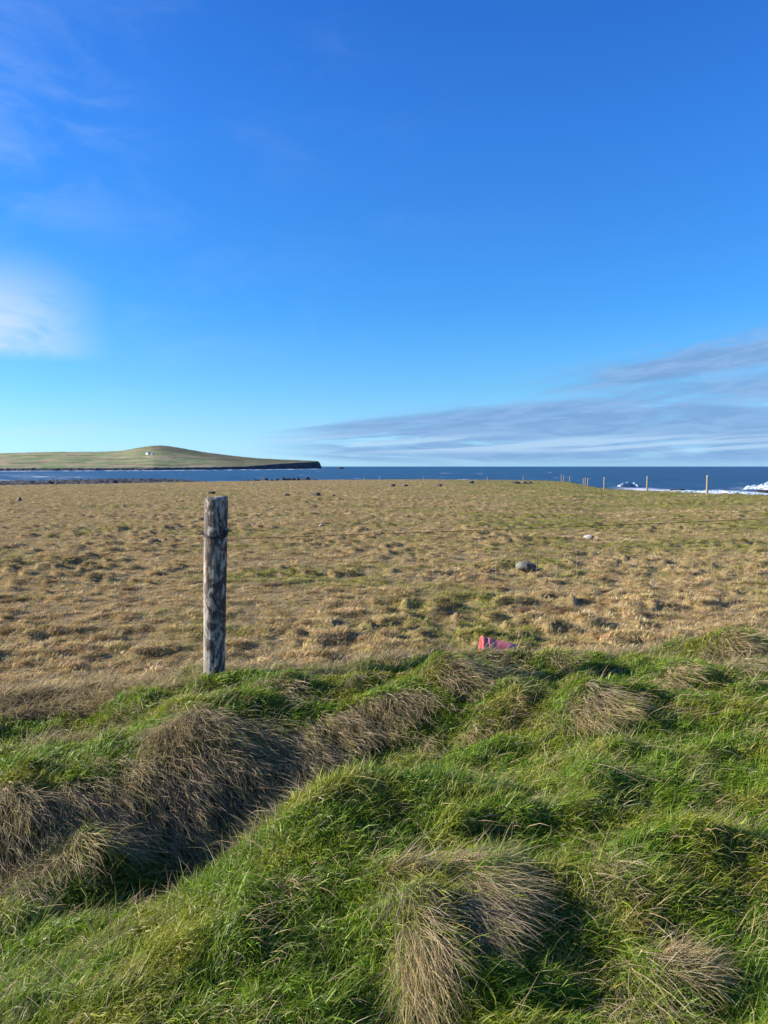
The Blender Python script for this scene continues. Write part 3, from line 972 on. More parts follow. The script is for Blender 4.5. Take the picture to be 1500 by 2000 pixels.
M_STONE, q = new_mat('field stone')
tcs = q.node('ShaderNodeTexCoord').outputs['Object']
sn = q.noise(tcs, 5.0, 6, 0.65)
sn2 = q.noise(tcs, 16.0, 4, 0.6)
oi = q.node('ShaderNodeObjectInfo')
pale = q.mix(sn2, (0.20, 0.19, 0.165), (0.40, 0.38, 0.34))
stc = q.mix(1.0, q.mix(q.ramp(sn, 0.4, 0.62), pale, (0.11, 0.10, 0.085)), oi.outputs['Color'], 'MULTIPLY')
finish(q, stc, 0.9, sn, 0.6, 0.05)


def stone(name, px, py, d, w, h, label, tint=(1, 1, 1), group=None, seed=1, cat='stone', depth=None):
    p = at(px, py, d)
    z0 = SEA if (cat == 'rock') else float(ground_z(np.array([p.x]), np.array([p.y]))[0])
    rg = np.random.default_rng(seed)
    na, nb = 20, 11
    cut = [(Vector(rg.normal(size=3)).normalized(), rg.uniform(0.62, 0.92)) for _ in range(12)]
    co_ = []
    for i in range(nb):
        ph = math.pi * i / (nb - 1)
        for j in range(na):
            a = 2 * math.pi * j / na
            v = Vector((math.sin(ph) * math.cos(a), math.sin(ph) * math.sin(a), math.cos(ph)))
            rr = 1.0
            for nrm, dd in cut:
                t = v.dot(nrm)
                if t > dd: rr = min(rr, dd / t)
            rr *= 1 + 0.05 * float(perlin(np.array([v.x * 3 + seed]), np.array([v.y * 3 + v.z * 2]))[0])
            co_.append((v.x * rr * w / 2, v.y * rr * (depth or w * 0.75) / 2, v.z * rr * h * 0.72))
    fa_ = [(i * na + j, i * na + (j + 1) % na, (i + 1) * na + (j + 1) % na, (i + 1) * na + j) for i in range(nb - 1) for j in range(na)]
    fa_ = [f[::-1] for f in fa_]
    o_ = link(name, mesh_py(name, co_, fa_, M_STONE if cat == 'stone' else M_ROCK), loc=(p.x, p.y, z0 + h * 0.28 + (0.02 if cat == 'stone' and d < 40 else 0.0)))
    o_.rotation_euler.z = rg.uniform(-.5, .5)
    o_.color = (*tint, 1)
    return tag(o_, label, cat, group)


GRP = 'stones lying in the pasture'
stone('field_stone', 1028, 1106, 12.4, 0.36, 0.13, 'grey lichened stone with a bright left face lying mid-field below the white stone', (0.75, 0.74, 0.68), GRP, 3)
stone('field_stone', 1150, 1046, 19.0, 0.34, 0.10, 'flat white stone lying in the grass on the right of the field', (2.1, 2.05, 1.9), GRP, 4)
stone('field_stone', 268, 1056, 17.8, 0.30, 0.07, 'small pale stone left of the wooden fence post, mid-field', (1.7, 1.6, 1.5), GRP, 5)
stone('field_stone', 628, 1021, 23.0, 0.18, 0.07, 'tiny pale stone in the grass right of the fence post', (1.7, 1.6, 1.5), GRP, 6)
stone('field_stone', 37, 971, 45.0, 0.35, 0.30, 'small brownish stone near the left edge of the field', (0.9, 0.75, 0.7), GRP, 7)
stone('field_stone', 413, 961, 55.0, 0.60, 0.24, 'dark flat stone seen just above the top of the fence post', (0.45, 0.42, 0.42), GRP, 8)
stone('field_stone', 560, 966, 50.0, 0.4, 0.18, 'low dark stone right of the fence post, alone before the pair', (0.5, 0.45, 0.42), GRP, 9)
stone('field_stone', 618, 965, 50.0, 0.6, 0.24, 'larger brown stone of the pair right of the fence post', (0.6, 0.5, 0.45), GRP, 10)
stone('field_stone', 651, 967, 49.0, 0.3, 0.17, 'smaller brown stone of the pair right of the fence post', (0.6, 0.5, 0.45), GRP, 11)
for i, (px, py, w, h, t, lb) in enumerate([
    (767, 946, 0.62, 0.30, (0.55, 0.5, 0.55), 'grey boulder leftmost of the row near the far edge of the field'),
    (791, 946, 0.62, 0.30, (0.9, 0.75, 0.75), 'pinkish boulder second from left in the far row'),
    (857, 947, 0.80, 0.36, (0.40, 0.38, 0.42), 'dark boulder in the middle of the far row'),
    (921, 943, 0.95, 0.40, (0.62, 0.68, 0.82), 'bluish grey boulder by the thin post in the far row'),
    (1007, 942, 1.15, 0.45, (0.35, 0.32, 0.32), 'long dark boulder left of the pale one at the far fence'),
    (1023, 942, 0.8, 0.4, (0.95, 0.75, 0.5), 'tan boulder between two dark ones at the far fence'),
    (1035, 942, 0.75, 0.42, (0.35, 0.32, 0.32), 'short dark boulder right of the tan one at the far fence')]):
    stone('boulder', px, py, 78.0 if i < 3 else 96.0, w * 1.05, h * 0.8, lb, t, 'boulders at the far edge of the field', 20 + i)
stone('shore_rock', 1325, 958, 250, 6.0, 0.8, 'flat reddish brown rock awash between the two right posts', (1, 1, 1), None, 41, 'rock')
stone('shore_rock', 1492, 962, 235, 5.5, 1.2, 'dark rock in the surf at the right edge', (1, 1, 1), None, 42, 'rock')
stone('sea_stack', 665, 911.5, 2600, 22, 7, 'tiny dark rock standing in the sea off the tip of the headland', (1, 1, 1), None, 43, 'rock')

# ------------------------------------------------------------------ headland
M_HEAD, q = new_mat('headland fields')
geo = q.node('ShaderNodeNewGeometry').outputs['Position']
fa = q.node('ShaderNodeAttribute'); fa.attribute_name = 'cover'; fa.attribute_type = 'GEOMETRY'
ca_ = q.node('ShaderNodeAttribute'); ca_.attribute_name = 'rock'; ca_.attribute_type = 'GEOMETRY'
fnz = q.noise(q.scale(geo, (0.02, 0.02, 0.02)), 1.0, 5, 0.6)
col_ = q.mix(q.math('MULTIPLY', fnz, 0.25), fa.outputs['Color'], (0.15, 0.12, 0.06))
rk = q.noise(q.scale(geo, (0.03, 0.03, 0.25)), 1.0, 6, 0.65)
rkc = q.mix(q.ramp(rk, 0.35, 0.7), (0.050, 0.054, 0.060), (0.150, 0.140, 0.125))  # cliff rock made paler than shore rock: slight distance haze put into the colour
finish(q, q.mix(ca_.outputs['Fac'], col_, rkc), 0.95, rk, 0.3, 2.0, spec=0.1)

sky_px = [-900, -500, -200, 0, 60, 120, 160, 200, 240, 270, 300, 320, 350, 400, 450, 500, 550, 600, 621, 625, 628]
sky_py = [899, 893, 890, 888, 886, 884.5, 885, 884.5, 882, 876.5, 872.0, 871.5, 875.5, 884, 890, 895, 897.5, 899.5, 900.5, 904, 911.5]
na = 620
pxs = np.concatenate([np.linspace(-900, 0, 70, endpoint=False), np.linspace(0, 628, na - 70)])
ker = np.exp(-0.5 * (np.arange(-14, 15) / 6.0) ** 2); ker /= ker.sum()
sk0 = np.interp(pxs, sky_px, sky_py)
sks = np.convolve(np.pad(sk0, 14, mode='edge'), ker, 'valid')
sk0 = np.where(pxs < 600, sks, sk0)
sk = sk0 + 0.45 * fbm(pxs / 13.0, np.zeros(na), 3)
hbase = np.interp(pxs, [-900, 0, 300, 500, 628], [918.6, 918.6, 918, 916.5, 915.3])
r_shore = 8.0 * F / (hbase - 911)
r_crest = r_shore + np.interp(pxs, [-900, 0, 320, 500, 600, 628], [1500, 1500, 1100, 600, 200, 20])
cliff_px = np.interp(pxs, [-900, 0, 400, 480, 540, 600, 620, 628], [4.0, 4.0, 4.2, 5.5, 9.5, 12.5, 13.0, 3.0])
cliff0 = np.maximum(cliff_px, 0.5)
cliff_px = cliff_px + 0.8 * fbm(pxs / 18.0, np.ones(na), 3)
zc0 = (911 - (hbase - cliff0)) / F * (r_shore + 12)
zt0 = (911 - sk0) / F * r_crest
zc = (911 - (hbase - np.maximum(cliff_px, 0.5))) / F * (r_shore + 12)
zt = (911 - sk) / F * r_crest
rows = []
rockv = []
th_ = np.arctan((pxs - 750) / F)
NRW = 46
for i in range(NRW):
    if i < 8:
        s = i / 7.0
        rr = r_shore - 6 + 18 * s ** 1.5 + 5 * fbm(pxs / 10.0, np.full(na, 4.0 + s), 3) * s
        z = SEA - 1 + (zc - SEA + 1) * s + 1.2 * fbm(pxs / 5.0, np.full(na, s * 3), 2) * (s > 0) * (s < 1)
        rows.append((rr, z)); rockv.append(np.full(na, 1.0 if i < 7 else 0.6))
    elif i < 42:
        s = (i - 7) / 34.0
        rr = (r_shore + 12) + (r_crest - r_shore - 12) * s
        lo_ = zc0 + (zc - zc0) * max(0.0, 1 - s * 12)
        hi_ = zt0 + (zt - zt0) * s ** 8
        z = lo_ + (hi_ - lo_) * (s ** 1.05)
        z = z + 2.2 * fbm(rr / 190.0, pxs / 55.0, 3) * math.sin(math.pi * s) ** 0.6
        rows.append((rr, z)); rockv.append(np.zeros(na) + smooth(470, 560, pxs) * (1 - s) * 0.5 * (fbm(pxs / 12.0, rr / 50.0, 3) > -0.1))
    else:
        s = (i - 41) / 4.0
        rr = r_crest + 500 * s
        rows.append((rr, zt * (1 - s * s) + (SEA - 2) * s * s)); rockv.append(np.zeros(na))
rrs = np.array([a for a, b in rows]); zs = np.array([b for a, b in rows])
hx = np.sin(th_)[None] * rrs; hy = np.cos(th_)[None] * rrs
# field parcels: long strips divided by walls, coloured by parcel
rowf = np.arange(NRW)[:, None] + 0 * pxs[None]
band = np.floor((rowf + 1.2 * fbm(pxs[None] / 120.0 + 0 * rowf, rowf / 9.0, 2)) / 5.5)
wob = pxs[None] + 3.5 * (rowf % 5.5) * np.sin(band * 4.0) + 18 * fbm(band * 3.1, pxs[None] / 200.0, 2)
cell = 0.0 * wob + np.floor(wob / (46 + 22 * np.sin(band * 2.3)) + band * 0.37)
hsh = np.abs(np.sin(cell * 12.9898 + band * 78.233) * 43758.5453) % 1.0
pal = np.array([(0.170, 0.205, 0.085), (0.230, 0.235, 0.110), (0.195, 0.200, 0.095), (0.290, 0.250, 0.140), (0.150, 0.170, 0.080), (0.250, 0.220, 0.120)])
cov = 1.25 * pal[(hsh * 6).astype(int) % 6]
up_b = (smooth(0.35, 0.8, (rowf - 8) / 34.0) * smooth(250, 330, pxs[None]) + smooth(380, 480, pxs[None]) * 0.8)
up_b = np.clip(up_b, 0, 1)[..., None]
cov = cov * (1 - 0.75 * up_b) + np.array([0.190, 0.150, 0.095]) * 0.75 * up_b
sv = smooth(-0.22, 0.22, fbm(pxs[None] / 75.0 + 0.02 * rowf, rowf / 2.6, 3, 0.5))[..., None]
cov = cov * 0.16 + 0.80 * (np.array([0.190, 0.275, 0.095]) * (1 - sv) + np.array([0.400, 0.320, 0.190]) * sv) * (1 - 0.55 * up_b)
C = np.concatenate([cov, np.ones(cov.shape[:2] + (1,))], -1)
me = mesh_np('headland', np.stack([hx, hy, zs], -1).reshape(-1, 3), [grid_faces(NRW, na)[:, ::-1]], M_HEAD,
             {'cover': ('FLOAT_COLOR', C.reshape(-1, 4)), 'rock': ('FLOAT', np.array(rockv).ravel().astype(np.float32))}, True)
tag(link('headland', me), kind='structure')
head_rr, head_z = rrs, zs


def on_headland(px, py):
    """point of the headland seen at this place of the photograph"""
    j = int(np.argmin(np.abs(pxs - px)))
    s_ = (911 - py) / F
    col_s = head_z[8:42, j] / head_rr[8:42, j]
    i = int(np.argmax(col_s >= s_)) if (col_s >= s_).any() else 33
    i = max(i, 1)
    f = min(max((s_ - col_s[i - 1]) / max(col_s[i] - col_s[i - 1], 1e-9), 0), 1)
    r = head_rr[7 + i, j] * (1 - f) + head_rr[8 + i, j] * f
    return Vector((math.sin(th_[j]) * r, math.cos(th_[j]) * r, head_z[7 + i, j] * (1 - f) + head_z[8 + i, j] * f)), r


# hedges and walls standing on the headland, dark lines between fields
M_HEDGE, q = new_mat('hedge and wall')
geo = q.node('ShaderNodeNewGeometry').outputs['Position']
finish(q, q.mix(q.noise(geo, 0.08, 3), (0.075, 0.080, 0.040), (0.13, 0.12, 0.08)), 0.95)
hl = [((150, 898), (235, 899.5), (300, 897)), ((20, 906), (110, 904), (170, 905)), ((60, 892), (120, 893), (190, 890.5)), ((330, 893), (400, 898), (470, 900)), ((210, 908), (330, 909), (420, 907)), ((150, 884.5), (230, 883.5))]
for i, pl in enumerate(hl):
    pts_ = []
    for (a, b) in zip(pl[:-1], pl[1:]):
        for t in np.linspace(0, 1, 24, endpoint=False):
            px = a[0] + (b[0] - a[0]) * t; py = a[1] + (b[1] - a[1]) * t + 0.5 * math.sin(px / 23.0)
            p, r = on_headland(px, py)
            pts_.append(p + Vector((0, 0, 0.9)))
    rd = [0.22 + 0.2 * random.random() for _ in pts_]
    co_, fa_ = tube(pts_, rd, 5)
    o_ = link('field_wall', mesh_py('field_wall', co_, fa_, M_HEDGE))
    tag(o_, ['short field boundary below and left of the white cottage on the headland', 'field boundary low on the headland, above the shore fields',
             'short dark boundary high on the left of the headland', 'boundary sloping down the right flank of the headland',
             'lowest field boundary just above the headland shore, right of the others', 'dark hedge on the skyline left of the hill top'][i], 'field boundary', 'boundaries between the fields on the headland')

# cottages
M_WHITE, q = new_mat('whitewash')
tcw = q.node('ShaderNodeTexCoord').outputs['Object']
finish(q, q.mix(q.noise(tcw, 0.6, 4), (0.70, 0.69, 0.66), (0.82, 0.81, 0.78)), 0.9)
M_SLATE, q = new_mat('slate roof')
tcw = q.node('ShaderNodeTexCoord').outputs['Object']
finish(q, q.mix(q.noise(tcw, 0.9, 4), (0.07, 0.075, 0.085), (0.13, 0.13, 0.14)), 0.8)
M_PANE, q = new_mat('window glass')
tcw = q.node('ShaderNodeTexCoord').outputs['Object']
finish(q, q.mix(q.noise(tcw, 2.0, 2), (0.02, 0.025, 0.03), (0.04, 0.045, 0.05)), 0.15, spec=0.5)


def box(x0, x1, y0, y1, z0, z1):
    co_ = [(x, y, z) for z in (z0, z1) for y in (y0, y1) for x in (x0, x1)]
    return co_, [(0, 2, 3, 1), (4, 5, 7, 6), (0, 1, 5, 4), (2, 6, 7, 3), (0, 4, 6, 2), (1, 3, 7, 5)]


def cottage(px, py, w, dpt, h, label, rot=0.1):
    p, r = on_headland(px, py)
    e = bpy.data.objects.new('cottage', None); COL.objects.link(e)
    e.location = p; e.rotation_euler.z = rot
    tag(e, label, 'cottage', 'white cottages on the headland')
    co_, fa_ = box(-w / 2, w / 2, -dpt / 2, dpt / 2, -2, h)
    co_ = co_ + [(-w / 2, 0, h + dpt * 0.4), (w / 2, 0, h + dpt * 0.4)]
    fa_ = fa_ + [(4, 8, 6), (5, 7, 9)]
    link('wall', mesh_py('wall', co_, fa_, M_WHITE), e)
    rz = h + dpt * 0.4; o2 = 0.5
    rc = [(-w / 2 - o2, -dpt / 2 - o2, h - 0.4 + 0.05), (w / 2 + o2, -dpt / 2 - o2, h - 0.4 + 0.05), (w / 2 + o2, 0, rz + 0.1), (-w / 2 - o2, 0, rz + 0.1),
          (w / 2 + o2, dpt / 2 + o2, h - 0.4 + 0.05), (-w / 2 - o2, dpt / 2 + o2, h - 0.4 + 0.05)]
    rc2 = rc + [(a, b, c_ + 0.25) for a, b, c_ in rc]
    rf = link('roof', mesh_py('roof', rc2, [(0, 3, 2, 1), (3, 5, 4, 2), (6, 7, 8, 9), (9, 8, 10, 11), (0, 1, 7, 6), (4, 5, 11, 10), (1, 2, 8, 7), (2, 4, 10, 8), (3, 0, 6, 9), (5, 3, 9, 11)], M_SLATE), e)
    for s in (-1, 1):
        co_, fa_ = box(s * (w / 2 - 1) - 0.6, s * (w / 2 - 1) + 0.6, -0.5, 0.5, rz - 0.6, rz + 1.4)
        link('chimney', mesh_py('chimney', co_, fa_, M_WHITE), rf)
    for k in (-1, 1):
        co_, fa_ = box(k * w * 0.3 - 0.7, k * w * 0.3 + 0.7, -dpt / 2 - 0.06, -dpt / 2 + 0.1, 1.0, 2.4)
        link('window', mesh_py('window', co_, fa_, M_PANE), e)
    co_, fa_ = box(-0.6, 0.6, -dpt / 2 - 0.06, -dpt / 2 + 0.1, 0, 2.2)
    link('door', mesh_py('door', co_, fa_, M_SLATE), e)


cottage(290, 888.5, 16, 8, 5.0, 'white cottage below the top of the headland hill', -0.95)
cottage(300, 889, 8, 6, 3.0, 'small low outbuilding just right of the white cottage', -1.1)

# ------------------------------------------------------------------ posts
M_WOOD, q = new_mat('weathered post wood')
tcw = q.node('ShaderNodeTexCoord').outputs['Object']
wsep = q.node('ShaderNodeSeparateXYZ'); q.put(wsep.inputs[0], tcw)
g1 = q.noise(q.scale(tcw, (38, 38, 3.2)), 1.0, 6, 0.65, 0.5)
g2 = q.noise(q.scale(tcw, (12, 12, 6.5)), 1.0, 5, 0.7, 1.6)
pale_w = q.mix(q.ramp(g1, 0.3, 0.7), (0.25, 0.215, 0.175), (0.52, 0.475, 0.405))
brn_w = q.mix(q.ramp(g1, 0.3, 0.7), (0.16, 0.105, 0.065), (0.30, 0.21, 0.14))
wc = q.mix(q.ramp(g2, 0.5, 0.62), pale_w, brn_w)
blot = q.noise(q.scale(tcw, (9, 9, 5.5)), 1.0, 3, 0.55, 1.2)
strk = q.noise(q.scale(tcw, (30, 30, 9.0)), 1.0, 5, 0.7, 1.5)
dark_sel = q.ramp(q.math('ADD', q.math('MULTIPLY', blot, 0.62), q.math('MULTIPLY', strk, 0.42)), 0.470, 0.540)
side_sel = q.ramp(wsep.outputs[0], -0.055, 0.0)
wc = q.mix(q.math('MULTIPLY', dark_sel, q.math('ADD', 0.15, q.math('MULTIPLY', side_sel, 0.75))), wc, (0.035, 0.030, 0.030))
crk = q.ramp(q.noise(q.scale(tcw, (60, 60, 2.0)), 1.0, 3, 0.5, 0.2), 0.62, 0.70)
wc = q.mix(q.math('MULTIPLY', crk, 0.7), wc, (0.05, 0.04, 0.032))
hgt = q.math('SUBTRACT', q.math('ADD', g1, q.math('MULTIPLY', strk, 0.5)), q.math('ADD', crk, q.math('MULTIPLY', dark_sel, 0.6)))
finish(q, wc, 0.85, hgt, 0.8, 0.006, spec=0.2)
M_POST2, q = new_mat('distant post wood')
tcw = q.node('ShaderNodeTexCoord').outputs['Object']
pn_ = q.noise(q.scale(tcw, (20, 20, 2.5)), 1.0, 4, 0.6)
finish(q, q.mix(pn_, (0.20, 0.16, 0.11), (0.42, 0.36, 0.27)), 0.9, pn_, 0.4, 0.01)
M_WIRE, q = new_mat('galvanised wire')
tcw = q.node('ShaderNodeTexCoord').outputs['Object']
finish(q, q.mix(q.noise(tcw, 9.0, 3), (0.34, 0.35, 0.34), (0.50, 0.50, 0.48)), 0.5, spec=0.4, metal=0.3)
M_RUST, q = new_mat('rusty line wire')
tcw = q.node('ShaderNodeTexCoord').outputs['Object']
finish(q, q.mix(q.noise(tcw, 30.0, 4), (0.040, 0.022, 0.016), (0.085, 0.048, 0.032)), 0.8)
M_TIE, q = new_mat('dark tie wire')
tcw = q.node('ShaderNodeTexCoord').outputs['Object']
finish(q, q.mix(q.noise(tcw, 40.0, 3), (0.012, 0.014, 0.022), (0.03, 0.03, 0.04)), 0.6)


def round_post(name, bot, top, rb, rt, mat, sides=48, rings=90, rough_=1.0, seed=0.0):
    """a stake with worn sides; local origin at its foot"""
    ax = top - bot
    co_ = []; fa_ = []
    for i in range(rings):
        t = i / (rings - 1)
        c_ = ax * t
        r0 = rb + (rt - rb) * t
        for j in range(sides):
            a = 2 * math.pi * j / sides
            nn = float(perlin(np.array([math.cos(a) * 1.6 + seed]), np.array([math.sin(a) * 1.6 + t * 3.0]))[0]) * 0.10
            gv = float(perlin(np.array([a * 5.0 + seed]), np.array([t * 2.2 + 7]))[0])
            gr_ = -max(0.0, gv - 0.25) * 0.16
            r = r0 * (1 + (nn + gr_) * rough_)
            if i >= rings - 2: r *= (0.985 if i == rings - 2 else 0.955)
            zo = 0.006 * math.sin(a + 1.0) * rough_ if i >= rings - 2 else 0
            co_.append((bot.x + c_.x + math.cos(a) * r, bot.y + c_.y + math.sin(a) * r, bot.z + c_.z + zo))
    for i in range(rings - 1):
        for j in range(sides):
            k2 = (j + 1) % sides
            fa_.append((i * sides + j, i * sides + k2, (i + 1) * sides + k2, (i + 1) * sides + j))
    # top: concentric rings, slightly dished
    last = (rings - 1) * sides
    for m_, rr in enumerate((0.6, 0.25)):
        b0 = len(co_)
        for j in range(sides):
            p = Vector(co_[last + j]) - top
            q_ = top + Vector((p.x * rr / (0.6 if m_ else 1.0) if m_ else p.x * rr, p.y * rr / (0.6 if m_ else 1.0) if m_ else p.y * rr, 0.002 + 0.003 * m_))
            co_.append(tuple(q_))
        for j in range(sides):
            k2 = (j + 1) % sides
            fa_.append((last + j, last + k2, b0 + k2, b0 + j))
        last = b0
    fa_.append(tuple(last + j for j in range(sides)))
    return mesh_py(name, co_, fa_, mat, True)


PD = 5.10
pb_ = at(416, 1322, PD); pt_ = at(422, 971, PD)
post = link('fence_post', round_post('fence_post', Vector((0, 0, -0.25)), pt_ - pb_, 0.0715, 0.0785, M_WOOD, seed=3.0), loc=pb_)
tag(post, 'thick weathered round wooden fence post standing on the grassy bank', 'fence post')
# tie wire: loose turns round the post
tie_z = at(422, 1041, PD).z - pb_.z
cx = (pt_ - pb_).x * 0.8; cyy = (pt_ - pb_).y * 0.8
tw = []
for k in range(90):
    a = 2 * math.pi * k / 29.0
    rr = 0.080 + 0.002 * math.sin(3 * a)
    tw.append((cx + math.cos(a) * rr, cyy + math.sin(a) * rr, tie_z - 0.011 * (k / 90.0 * 2 - 1) + 0.020 * math.sin(a) + 0.004 * math.sin(2.3 * a)))
co_, fa_ = tube(tw, 0.0034, 6)
link('tie_wire', mesh_py('tie_wire', co_, fa_, M_TIE, True), post)
for s, dz in ((-1, -0.004), (1, 0.010)):
    w0 = Vector((cx + s * 0.074, cyy - 0.02, tie_z + dz)); 
    co_, fa_ = tube([w0, w0 + Vector((s * 0.014, -0.006, 0.003)), w0 + Vector((s * 0.028, -0.004, 0.0 + s * 0.003)), w0 + Vector((s * 0.040, -0.01, 0.002 + s * 0.004))], [0.0050, 0.0042, 0.0035, 0.002], 6)
    link('wire_end', mesh_py('wire_end', co_, fa_, M_TIE, True), post)
co_, fa_ = box(cx + 0.066, cx + 0.084, cyy - 0.045, cyy - 0.01, tie_z - 0.012, tie_z + 0.022)
link('staple', mesh_py('staple', co_, fa_, M_TIE), post)

# the two neighbouring posts of this fence stand just outside the picture
LP = Vector((-5.4, 4.75, 0)); RP = Vector((6.6, 6.35, 0))
for P_, lb in ((LP, 'round wooden fence post at the far left end of the wire fence'), (RP, 'round wooden fence post at the far right end of the wire fence')):
    z0 = float(ground_z(np.array([P_.x]), np.array([P_.y]))[0])
    P_.z = z0
    o_ = link('fence_post', round_post('fence_post', Vector((0, 0, -0.2)), Vector((0.01, 0, 1.15)), 0.06, 0.058, M_WOOD, 24, 30, seed=P_.x), loc=P_)
    tag(o_, lb, 'fence post')

# wire fence: rusty line wire on top, square netting below
fence = bpy.data.objects.new('wire_fence', None); COL.objects.link(fence)
fence.location = (0, 0, 0)
tag(fence, 'thin stock fence of one line wire and square netting fixed to the thick post', 'wire fence')
# the run of the fence: plan position and ground line, from left to right
run = [(-5.4, 4.75, -0.86), (at(0, 1101, 4.93).x, 4.93, at(0, 1101, 4.93).z), (at(418, 1056, PD).x, PD + 0.095, at(418, 1056, PD).z), (at(1500, 1008, 5.85).x, 5.85, at(1500, 1008, 5.85).z), (6.6, 6.35, -0.36)]
rx_ = [p[0] for p in run]


def fence_at(x):
    return Vector((x, float(np.interp(x, rx_, [p[1] for p in run])), float(np.interp(x, rx_, [p[2] for p in run]))))


def sag(x):
    for a, b in ((rx_[0], rx_[2]), (rx_[2], rx_[4])):
        if a <= x <= b:
            t = (x - a) / (b - a)
            return -0.02 * 4 * t * (1 - t)
    return 0


xs_ = np.linspace(rx_[0] + 0.03, rx_[-1] - 0.03, 120)
co_, fa_ = tube([fence_at(x) + Vector((0, 0, sag(x))) for x in xs_], 0.0018, 5)
link('line_wire', mesh_py('line_wire', co_, fa_, M_RUST, True), fence)
HROWS = [0.17, 0.32, 0.46, 0.58, 0.69, 0.78]
for h in HROWS:
    co_, fa_ = tube([fence_at(x) + Vector((0, 0.0, sag(x) - h + 0.006 * math.sin(x * 3 + h * 9))) for x in xs_], 0.00055, 4)
    link('net_wire', mesh_py('net_wire', co_, fa_, M_WIRE, True), fence)
co_, fa_ = tube([(0.0, 0, 0), (0.003, 0, -0.2), (-0.003, 0, -0.42), (0, 0, HROWS[-1] - 0.17 and -(HROWS[-1] - 0.17))], 0.0005, 4)
stay_me = mesh_py('stay_wire', co_, fa_, M_WIRE, True)
x_ = rx_[0] + 0.12
while x_ < rx_[-1] - 0.1:
    s_ = bpy.data.objects.new('stay_wire', stay_me); COL.objects.link(s_); s_.parent = fence
    s_.location = fence_at(x_) + Vector((0, 0, sag(x_) - 0.17))
    s_.rotation_euler = (random.gauss(0, .01), random.gauss(0, .02), 0)
    x_ += 0.152

# far posts
FAR = [  # photo x, top, foot, distance, label
    (1381, 928, 964, 49.5, 'tallest far fence post, rightmost, against the surf'),
    (1264, 930, 959, 61.5, 'far fence post second from the right, against the open sea'),
    (1180, 931.5, 956, 72.0, 'far fence post third from the right, at the start of the dip'),
    (1148, 934, 949.5, 85.0, 'right post of the close trio on the field edge'),
    (1143.5, 933, 948.5, 87.0, 'middle post of the close trio on the field edge'),
    (1139.5, 934.5, 947.5, 90.0, 'left post of the close trio on the field edge'),
    (1113, 929, 938, 108.0, 'right post of the far trio on the skyline of the field'),
    (1101.5, 928.5, 938, 110.0, 'middle post of the far trio on the skyline of the field'),
    (1096.5, 927, 938.5, 111.0, 'left and tallest post of the far trio on the skyline'),
    (1022, 930, 939.5, 116.0, 'slim far post standing behind the tan boulder'),
    (952, 933, 941, 120.0, 'slim far post right of the bluish boulder'),
    (827, 932, 939, 128.0, 'slim far post on the green rise left of centre'),
    (742, 932.5, 939.5, 126.0, 'slim far post nearest the middle of the horizon'),
    (712, 931.5, 938, 126.0, 'short far post just left of the horizon middle'),
    (342, 934, 941, 118.0, 'pale far post before the dark shore, left of the thick post'),
    (140, 937, 945, 112.0, 'pale far post, right of a pair on the left field edge'),
    (109, 936, 945, 112.0, 'pale far post, left of a pair on the left field edge'),
    (30, 938.5, 946.5, 108.0, 'pale far post nearest the left edge of the view'),
]
for i, (px, pt2, pf, d, lb) in enumerate(FAR):
    p = at(px, pf, d); t_ = at(px, pt2, d)
    z0 = float(ground_z(np.array([p.x]), np.array([p.y]))[0])
    H = max(t_.z - z0, 0.6)
    r = 0.065 if i > 2 else 0.075
    o_ = link('far_fence_post', round_post('far_fence_post', Vector((0, 0, -0.2)), Vector((random.gauss(0, .02), 0, H)), r, r * .9, M_POST2, 12, 8, seed=i * 1.7), loc=(p.x, p.y, z0))
    tag(o_, lb, 'fence post', 'distant fence posts along the edge of the field')

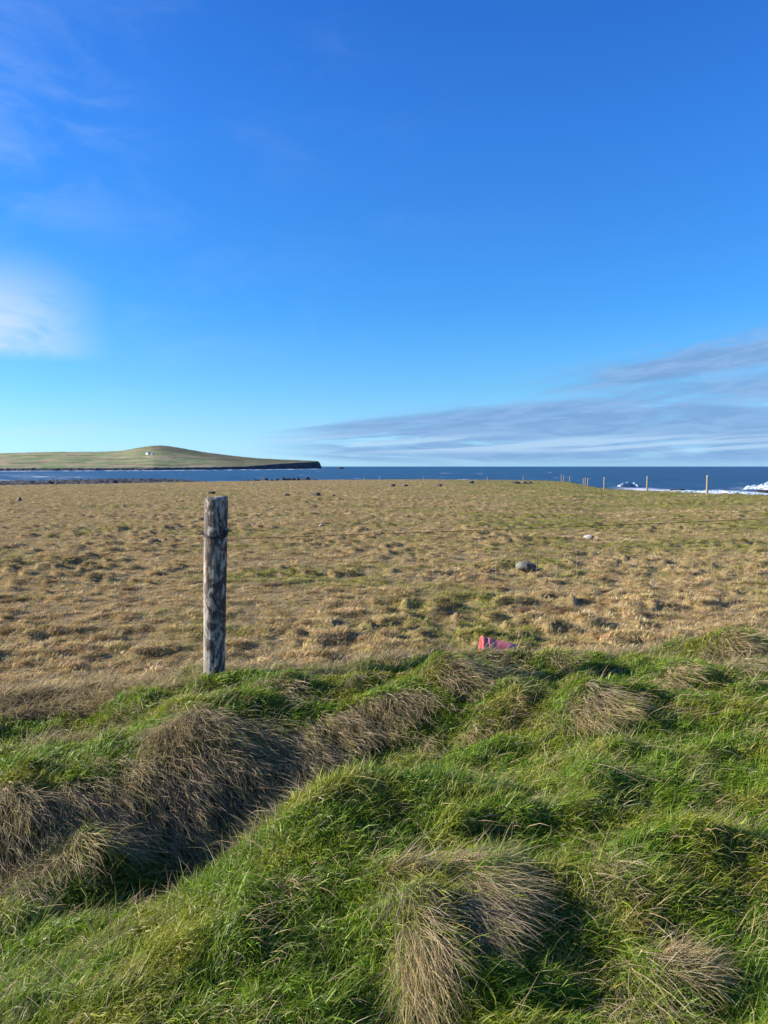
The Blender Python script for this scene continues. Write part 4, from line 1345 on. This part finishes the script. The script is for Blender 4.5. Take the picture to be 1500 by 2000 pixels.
# ------------------------------------------------------------------ red bucket
M_RED, q = new_mat('faded red plastic')
tcw = q.node('ShaderNodeTexCoord').outputs['Object']
pn_ = q.noise(tcw, 9.0, 5, 0.6)
pn2 = q.noise(q.scale(tcw, (3, 3, 22)), 1.0, 4, 0.6)
rc_ = q.mix(q.ramp(pn_, 0.3, 0.7), (0.68, 0.12, 0.13), (0.82, 0.25, 0.25))
rc_ = q.mix(q.math('MULTIPLY', q.ramp(pn2, 0.50, 0.75), 0.15), rc_, (0.78, 0.42, 0.40))
rc_ = q.mix(q.math('MULTIPLY', q.ramp(q.noise(tcw, 26.0, 5, 0.7), 0.58, 0.72), 0.4), rc_, (0.42, 0.16, 0.12))
finish(q, rc_, 0.65, pn_, 0.15, 0.004, spec=0.2)
prof = [(0.000, 0.0), (0.095, 0.0), (0.100, 0.006), (0.108, 0.07), (0.1165, 0.155), (0.122, 0.215), (0.129, 0.218), (0.130, 0.232), (0.124, 0.236),
        (0.1265, 0.262), (0.136, 0.264), (0.1385, 0.272), (0.138, 0.284), (0.133, 0.288), (0.128, 0.286), (0.122, 0.235), (0.112, 0.14), (0.098, 0.012), (0.0, 0.010)]
ns = 56
co_ = []; fa_ = []
for (r, z) in prof:
    for j in range(ns):
        a = 2 * math.pi * j / ns
        co_.append((r * math.cos(a), r * math.sin(a), z))
for i in range(len(prof) - 1):
    for j in range(ns):
        k2 = (j + 1) % ns
        fa_.append((i * ns + j, i * ns + k2, (i + 1) * ns + k2, (i + 1) * ns + j))
bucket = bpy.data.objects.new('bucket', None); COL.objects.link(bucket)
tag(bucket, 'faded red plastic bucket lying on its side behind the crest of the bank', 'bucket')
axis = Vector((-0.96, 0.02, 0.10)).normalized()
bucket.scale = (0.88, 0.88, 0.88)
bucket.location = bm0 - axis * 0.284 * 0.88
bucket.rotation_euler = axis.to_track_quat('Z', 'Y').to_euler()
bb = mesh_py('body', co_, fa_, M_RED, True)
link('body', bb, bucket)
hp = [(0.134 * math.cos(a), 0.134 * math.sin(a) * 0.99, 0.25 - 0.03 * math.sin(a)) for a in np.linspace(math.pi, 2 * math.pi, 30)]
co_, fa_ = tube(hp, 0.0028, 6)
link('handle', mesh_py('handle', co_, fa_, M_WIRE, True), bucket)
